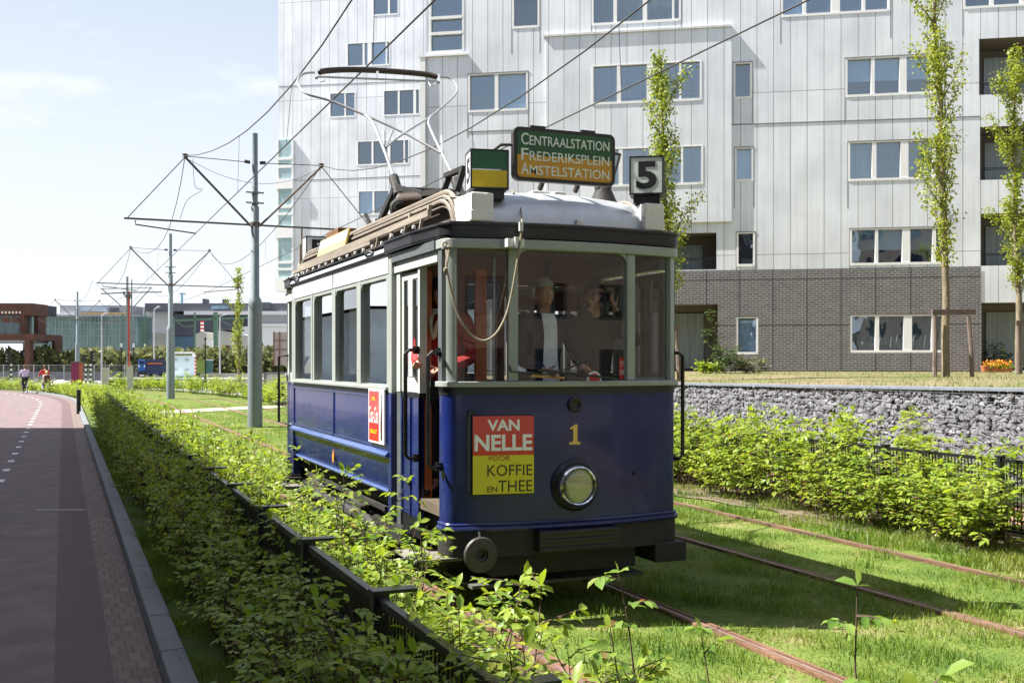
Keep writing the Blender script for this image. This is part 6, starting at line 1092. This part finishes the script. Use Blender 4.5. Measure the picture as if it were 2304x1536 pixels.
def person(label, loc, rz, J, top, legs, hair, headrot=0., group=None, shoes=None, grip=0.):
    """J: joints in the person's own frame (facing -y): hip, chest, neck, head, and per side sh, el, wr, hp, kn, an"""
    t = thing('person', label, 'person', loc, rz, group); mb = MB(); g = lambda k: V(J[k])
    vs = [g('hip'), (g('hip') + g('chest')) / 2, g('chest'), g('neck'), g('head') - V((0, 0, .06))]; ed = [(0, 1), (1, 2), (2, 3), (3, 4)]; rd = [(.12, .09), (.1, .08), (.11, .085), .056, .055]; cl = list(rd)
    for s in 'LR':
        a = len(vs); vs += [g('sh' + s), g('el' + s), g('wr' + s)]; rd += [.05, .04, .027]; ed += [(2, a), (a, a + 1), (a + 1, a + 2)]
        b_ = len(vs); vs += [g('hp' + s), g('kn' + s), g('an' + s), g('an' + s) + V(J.get('toe' + s, (0, -.17, -.05)))]; rd += [.07, .05, .04, .036]; ed += [(0, b_), (b_, b_ + 1), (b_ + 1, b_ + 2), (b_ + 2, b_ + 3)]
    mb.add(*skin_geo(vs, ed, rd)); hc = g('head'); rot = Matrix.Rotation(headrot, 3, 'Z')
    def addh(vf): mb.add([hc + rot @ V(p) for p in vf[0]], vf[1])
    addh(ell((0, 0, 0), (.076, .095, .118), 14, face)); addh(ell((0, -.098, -.018), (.014, .02, .026), 6)); addh(ell((0, -.088, .012), (.01, .014, .03), 6)); addh(ell((0, -.088, -.062), (.026, .012, .012), 6))
    for sx in (-1, 1): addh(ell((sx * .077, .008, -.008), (.012, .024, .034), 6))
    for s, sx in (('L', -1), ('R', 1)):                     # hand: palm, four fingers, thumb
        w3 = g('wr' + s); d = (w3 - g('el' + s)).normalized(); side = d.cross(V((0, 1, 0))); side = side.normalized() if side.length > .1 else V((1, 0, 0)); nn = d.cross(side)
        mb.add(*skin_geo([w3 - d * .01, w3 + d * .05, w3 + d * .085], [(0, 1), (1, 2)], [(.026, .02), (.04, .016), (.038, .014)]))
        for k in range(4):
            o_ = side * (-.027 + .018 * k); ln = (.034, .04, .038, .03)[k]; q0 = w3 + d * .085 + o_; q1 = q0 + (d * (1 - grip) + nn * grip).normalized() * ln; q2 = q1 + (d * (.6 - grip) + nn * (.3 + grip)).normalized() * ln * .7; mb.add(*skin_geo([q0 - d * .02, q0, q1, q2], [(0, 1), (1, 2), (2, 3)], [.009, .009, .0085, .007]))
        q0 = w3 + d * .03 + side * .03 * (1 if sx < 0 else -1); q1 = q0 + (d * .6 + side * .6 * (1 if sx < 0 else -1) + nn * .4).normalized() * .038; mb.add(*skin_geo([q0 - d * .02, q0, q1, q1 + (d + nn * .5).normalized() * .028], [(0, 1), (1, 2), (2, 3)], [.012, .012, .01, .008]))
    me = fuse(mb); me.name = 'person_body'; me.materials.append(skinm); me.shade_smooth(); o = bpy.data.objects.new('person_body', me); COL.objects.link(o); o.parent = t
    ew = MB(); ed_ = MB(); mo = MB()
    for sx in (-1, 1): q = ell((sx * .03, -.083, .022), (.013, .01, .009), 6); ew.add([hc + rot @ V(p) for p in q[0]], q[1]); q = ell((sx * .03, -.091, .022), (.006, .004, .006), 6); ed_.add([hc + rot @ V(p) for p in q[0]], q[1])
    ew.build('eye', wht, o); ed_.build('iris', ink, o); q = ell((0, -.097, -.062), (.022, .004, .006), 6); mo.add([hc + rot @ V(p) for p in q[0]], q[1]); mo.build('mouth', pm('lips', (.38, .13, .1), .5), o)
    if hair:
        hm = MB(); n0, hcut, col_, vol = hair
        def hs(d, p):
            front = d.y < -.15
            if d.z < (hcut if not front else .42): return V((p.x * .8, p.y * .8 + .01, p.z * .8))
            return p * (1 + .06 * math.sin(d.x * 17 + d.z * 13) * math.sin(d.y * 15))
        q = ell((0, .012, .012), (.086 * vol, .103 * vol, .125 * vol), 16, hs); hm.add([hc + rot @ V(p) for p in q[0]], q[1]); hm.build(n0, cloth(n0 + '_' + label[:9], col_), t)
    # clothes follow the body a little proud of it
    n = len(cl); q = MB(); ids = [0, 1, 2]; vv_ = [vs[0] + V((0, 0, -.06)), vs[1], vs[2], vs[2] + (vs[3] - vs[2]) * .55]; rr = [(.175, .14), (.155, .125), (.178, .135), (.085, .08)]; e2 = [(0, 1), (1, 2), (2, 3)]
    for s in 'LR': a = len(vv_); vv_ += [g('sh' + s), g('el' + s), g('el' + s) + (g('wr' + s) - g('el' + s)) * .93]; rr += [.08, .062, .046]; e2 += [(2, a), (a, a + 1), (a + 1, a + 2)]
    q.add(*skin_geo(vv_, e2, rr)); q.build(top[0], top[1], t)
    q = MB(); vv_ = [vs[0]]; rr = [(.16, .128)]; e2 = []
    for s in 'LR': a = len(vv_); vv_ += [g('hp' + s), g('kn' + s), g('an' + s) + V((0, 0, .03))]; rr += [.105, .074, .062]; e2 += [(0, a), (a, a + 1), (a + 1, a + 2)]
    q.add(*skin_geo(vv_, e2, rr)); q.build('trousers', legs, t)
    q = MB()
    for s in 'LR': a = g('an' + s); q.add(*skin_geo([a + V((0, .03, -.04)), a + V((0, -.05, -.045)), a + V(J.get('toe' + s, (0, -.17, -.05))) * 1.05], [(0, 1), (1, 2)], [.045, .045, .038]))
    q.build('shoes', shoes or ink, t); return t
def stand(**kw):
    J = dict(hip=(0, 0, .92), chest=(0, .0, 1.28), neck=(0, .01, 1.45), head=(0, -.015, 1.58))
    for s, x in (('L', -1), ('R', 1)): J.update({'sh' + s: (x * .185, .01, 1.38), 'el' + s: (x * .24, .0, 1.1), 'wr' + s: (x * .22, -.1, .86), 'hp' + s: (x * .09, 0, .86), 'kn' + s: (x * .1, -.015, .48), 'an' + s: (x * .1, .02, .09)})
    J.update(kw); return J
navy = cloth('navy_wool', (.018, .022, .04)); dkt = cloth('dark_trousers', (.02, .02, .025))
d = person('tram driver with grey hair in dark jacket and white shirt behind the windscreen', (3.47, 7.72, .82), 0, stand(wrL=(-.12, -.33, 1.0), elL=(-.25, -.12, 1.08), wrR=(.2, -.3, 1.02), elR=(.26, -.1, 1.08)), ('jacket', navy), dkt, ('hair', -.25, (.4, .39, .36), 1.08), .05, grip=.5)
mb = MB(); mb.sheet([[(x * wv, -.137 - .012 * (1 - abs(x)) + yo, z) for x in (-1, -.5, 0, .5, 1)] for z, wv, yo in ((1.44, .055, .05), (1.38, .06, .012), (1.28, .055, -.008), (1.1, .06, .0), (.95, .07, -.01), (.88, .075, -.02))]); mb.build('shirt_front', cloth('white_shirt', (.7, .72, .75)), d)
e = person('passenger in a dark brown coat holding a camera to the face behind the windscreen', (3.99, 7.86, .82), rad(-6), stand(elL=(-.27, -.2, 1.2), wrL=(-.1, -.2, 1.5), elR=(.28, -.22, 1.2), wrR=(.1, -.2, 1.5)), ('coat', cloth('brown_coat', (.05, .045, .03))), dkt, ('hair', -.2, (.03, .022, .018), 1.05), .1, grip=.6)
mb = MB(); mb.box(-.07, .07, -.2, -.14, 1.53, 1.62); mb.lathe([(0, 0), (.035, 0), (.035, .06), (.03, .06), (.028, .03), (0, .03)], (0, -.2, 1.575), (0, -1, 0), 16); c = mb.build('camera_body', ink, None, bevel=.006); tag(c, 'small black camera held up by the passenger in the tram', 'camera'); c.location = (3.99, 7.86, .82); c.rotation_euler = (0, 0, rad(-6)); c.name = 'photo_camera'
r = person('person in a red uniform coat and dark cap standing in the open tram doorway', (2.79, 8.1, .82), rad(-50), stand(elL=(-.24, -.03, 1.1), wrL=(-.1, -.24, 1.05), elR=(.25, .02, 1.1), wrR=(.1, -.24, 1.0)), ('coat', cloth('red_coat', (.36, .018, .022))), dkt, ('hair', -.3, (.02, .017, .015), 1.05), .1, grip=.5)
mb = MB(); mb.lathe([(.088, 0), (.092, .02), (.1, .06), (.085, .085), (0, .095)], (0, -.01, 1.64), (0, 0, 1), 20); mb.prism([(-.07, -.08, 1.64), (-.04, -.14, 1.63), (.04, -.14, 1.63), (.07, -.08, 1.64)], (0, 0, .01)); mb.build('cap', navy, r)
mb = MB(); mb.tube(smooth_pts([(-.07, -.05, 1.46), (-.05, -.13, 1.38), (-.01, -.15, 1.25), (.02, -.14, 1.37), (.06, -.05, 1.46)]), .017, 6); mb.build('scarf', cloth('cream_scarf', (.6, .52, .36)), r)
def ride(lean=.12):
    J = dict(hip=(0, .0, .95), chest=(0, -lean, 1.3), neck=(0, -lean - .02, 1.46), head=(0, -lean - .05, 1.6))
    for s, x, kz, az in (('L', -1, .72, .42), ('R', 1, .6, .2)): J.update({'sh' + s: (x * .18, -lean, 1.39), 'el' + s: (x * .25, -lean - .17, 1.17), 'wr' + s: (x * .24, -.5, 1.08), 'hp' + s: (x * .09, -.02, .92), 'kn' + s: (x * .1, -.33, kz), 'an' + s: (x * .1, -.2 if s == 'L' else -.13, az)})
    return J
def bicycle(label, loc, rz, childseat=False):
    t = thing('bicycle', label, 'bicycle', loc, rz); 
    for y in (.38, -.68):
        mb = MB(); mb.tube([(0, y + .33 * math.cos(a), .35 + .33 * math.sin(a)) for a in np.linspace(0, 2 * math.pi, 29)], .02, 6, cap=False); w1 = mb.build('wheel', ink, t); mb = MB(); mb.cyl((-.03, y, .35), (.03, y, .35), .025, n=8)
        for k in range(14): a = k * 2 * math.pi / 14; mb.tube([(0, y, .35), (0, y + .32 * math.cos(a), .35 + .32 * math.sin(a))], .003, 3)
        mb.build('spokes', steel, w1); mb = MB(); mb.tube([(0, y + .36 * math.cos(a), .35 + .36 * math.sin(a)) for a in np.linspace(-.2, 2.6, 14)], .018, 5); mb.build('mudguard', black, t)
    mb = MB()
    for a, b, r_ in (((0, -.12, .3), (0, .02, .85), .017), ((0, -.12, .3), (0, -.5, .82), .018), ((0, .0, .7), (0, -.5, .85), .015), ((0, -.5, .98), (0, -.68, .35), .014), ((0, -.12, .3), (0, .38, .35), .012), ((0, .0, .74), (0, .38, .35), .01)): mb.tube([a, b], r_, 6)
    mb.build('bicycle_frame', black, t); mb = MB(); mb.tube([(-.28, -.42, 1.05), (-.2, -.52, 1.06), (0, -.52, 1.02), (.2, -.52, 1.06), (.28, -.42, 1.05)], .012, 6); mb.tube([(0, -.52, 1.02), (0, -.5, .9)], .012, 6); mb.build('handlebar', steel, t)
    mb = MB(); q = ell((0, .04, .88), (.09, .13, .035), 8); mb.add(*q); mb.build('saddle', ink, t); mb = MB(); mb.box(-.06, .06, .15, .6, .74, .76); mb.build('carrier', black, t, smooth=0); mb = MB(); mb.box(-.03, .03, .73, .755, .45, .62); mb.build('tail_panel', wht, t, smooth=0)
    mb = MB(); mb.tube([(.1, -.12, .3), (.1, -.13, .14)], .012, 5); mb.box(.06, .16, -.17, -.08, .125, .15); mb.build('pedal', steel, t, smooth=0); mb = MB(); mb.tube([(-.1, -.12, .3), (-.1, -.2, .38)], .012, 5); mb.box(-.16, -.06, -.24, -.15, .37, .395); mb.build('pedal', steel, t, smooth=0); return t
c1 = at_g(57, 885); c2 = at_g(102, 886); hd = rad(12)
bicycle('bicycle ridden by the cyclist in a pale lilac shirt', (c1.x, c1.y, 0), math.pi + hd); person('cyclist in a pale lilac shirt riding away down the road', (c1.x, c1.y, 0), math.pi + hd, ride(), ('shirt', cloth('lilac_shirt', (.5, .44, .62))), dkt, ('hair', -.35, (.12, .06, .03), 1.03), grip=.8)
bicycle('bicycle with child seat ridden by the cyclist in red', (c2.x, c2.y, 0), math.pi + hd); person('cyclist in a red jacket carrying a small child on the bicycle', (c2.x, c2.y, 0), math.pi + hd, ride(.1), ('jacket', cloth('red_jacket', (.42, .02, .03))), cloth('pale_trousers', (.4, .42, .44)), ('hair', -.5, (.4, .2, .07), 1.1), grip=.8)
f2 = V((-math.sin(hd), math.cos(hd), 0)); q = c2 - f2 * .38
t = thing('child_seat', 'dark red child seat on the back of the second bicycle', 'child seat', (q.x, q.y, 0), math.pi + hd); mb = MB(); mb.box(-.15, .15, -.12, .14, .78, .81); mb.build('seat', pm('seat_maroon', (.09, .01, .015), .5), t, smooth=0, bevel=.02); mb = MB(); mb.box(-.15, .15, .14, .17, .78, 1.12); mb.build('backrest', MATS['seat_maroon'], t, smooth=0, bevel=.03)
J = dict(hip=(0, 0, .86), chest=(0, .0, 1.06), neck=(0, 0, 1.16), head=(0, -.01, 1.27))
for s, x in (('L', -1), ('R', 1)): J.update({'sh' + s: (x * .13, 0, 1.1), 'el' + s: (x * .19, -.05, .98), 'wr' + s: (x * .14, -.16, .95), 'hp' + s: (x * .08, -.02, .85), 'kn' + s: (x * .16, -.15, .82), 'an' + s: (x * .19, -.14, .58), 'toe' + s: (0, -.1, -.03)})
person('small fair haired child in a cream jacket on the rear seat of the bicycle', (q.x, q.y, 0), math.pi + hd, J, ('jacket', cloth('cream_jacket', (.62, .55, .4))), cloth('child_trousers', (.5, .48, .42)), ('hair', -.3, (.6, .42, .2), 1.02))
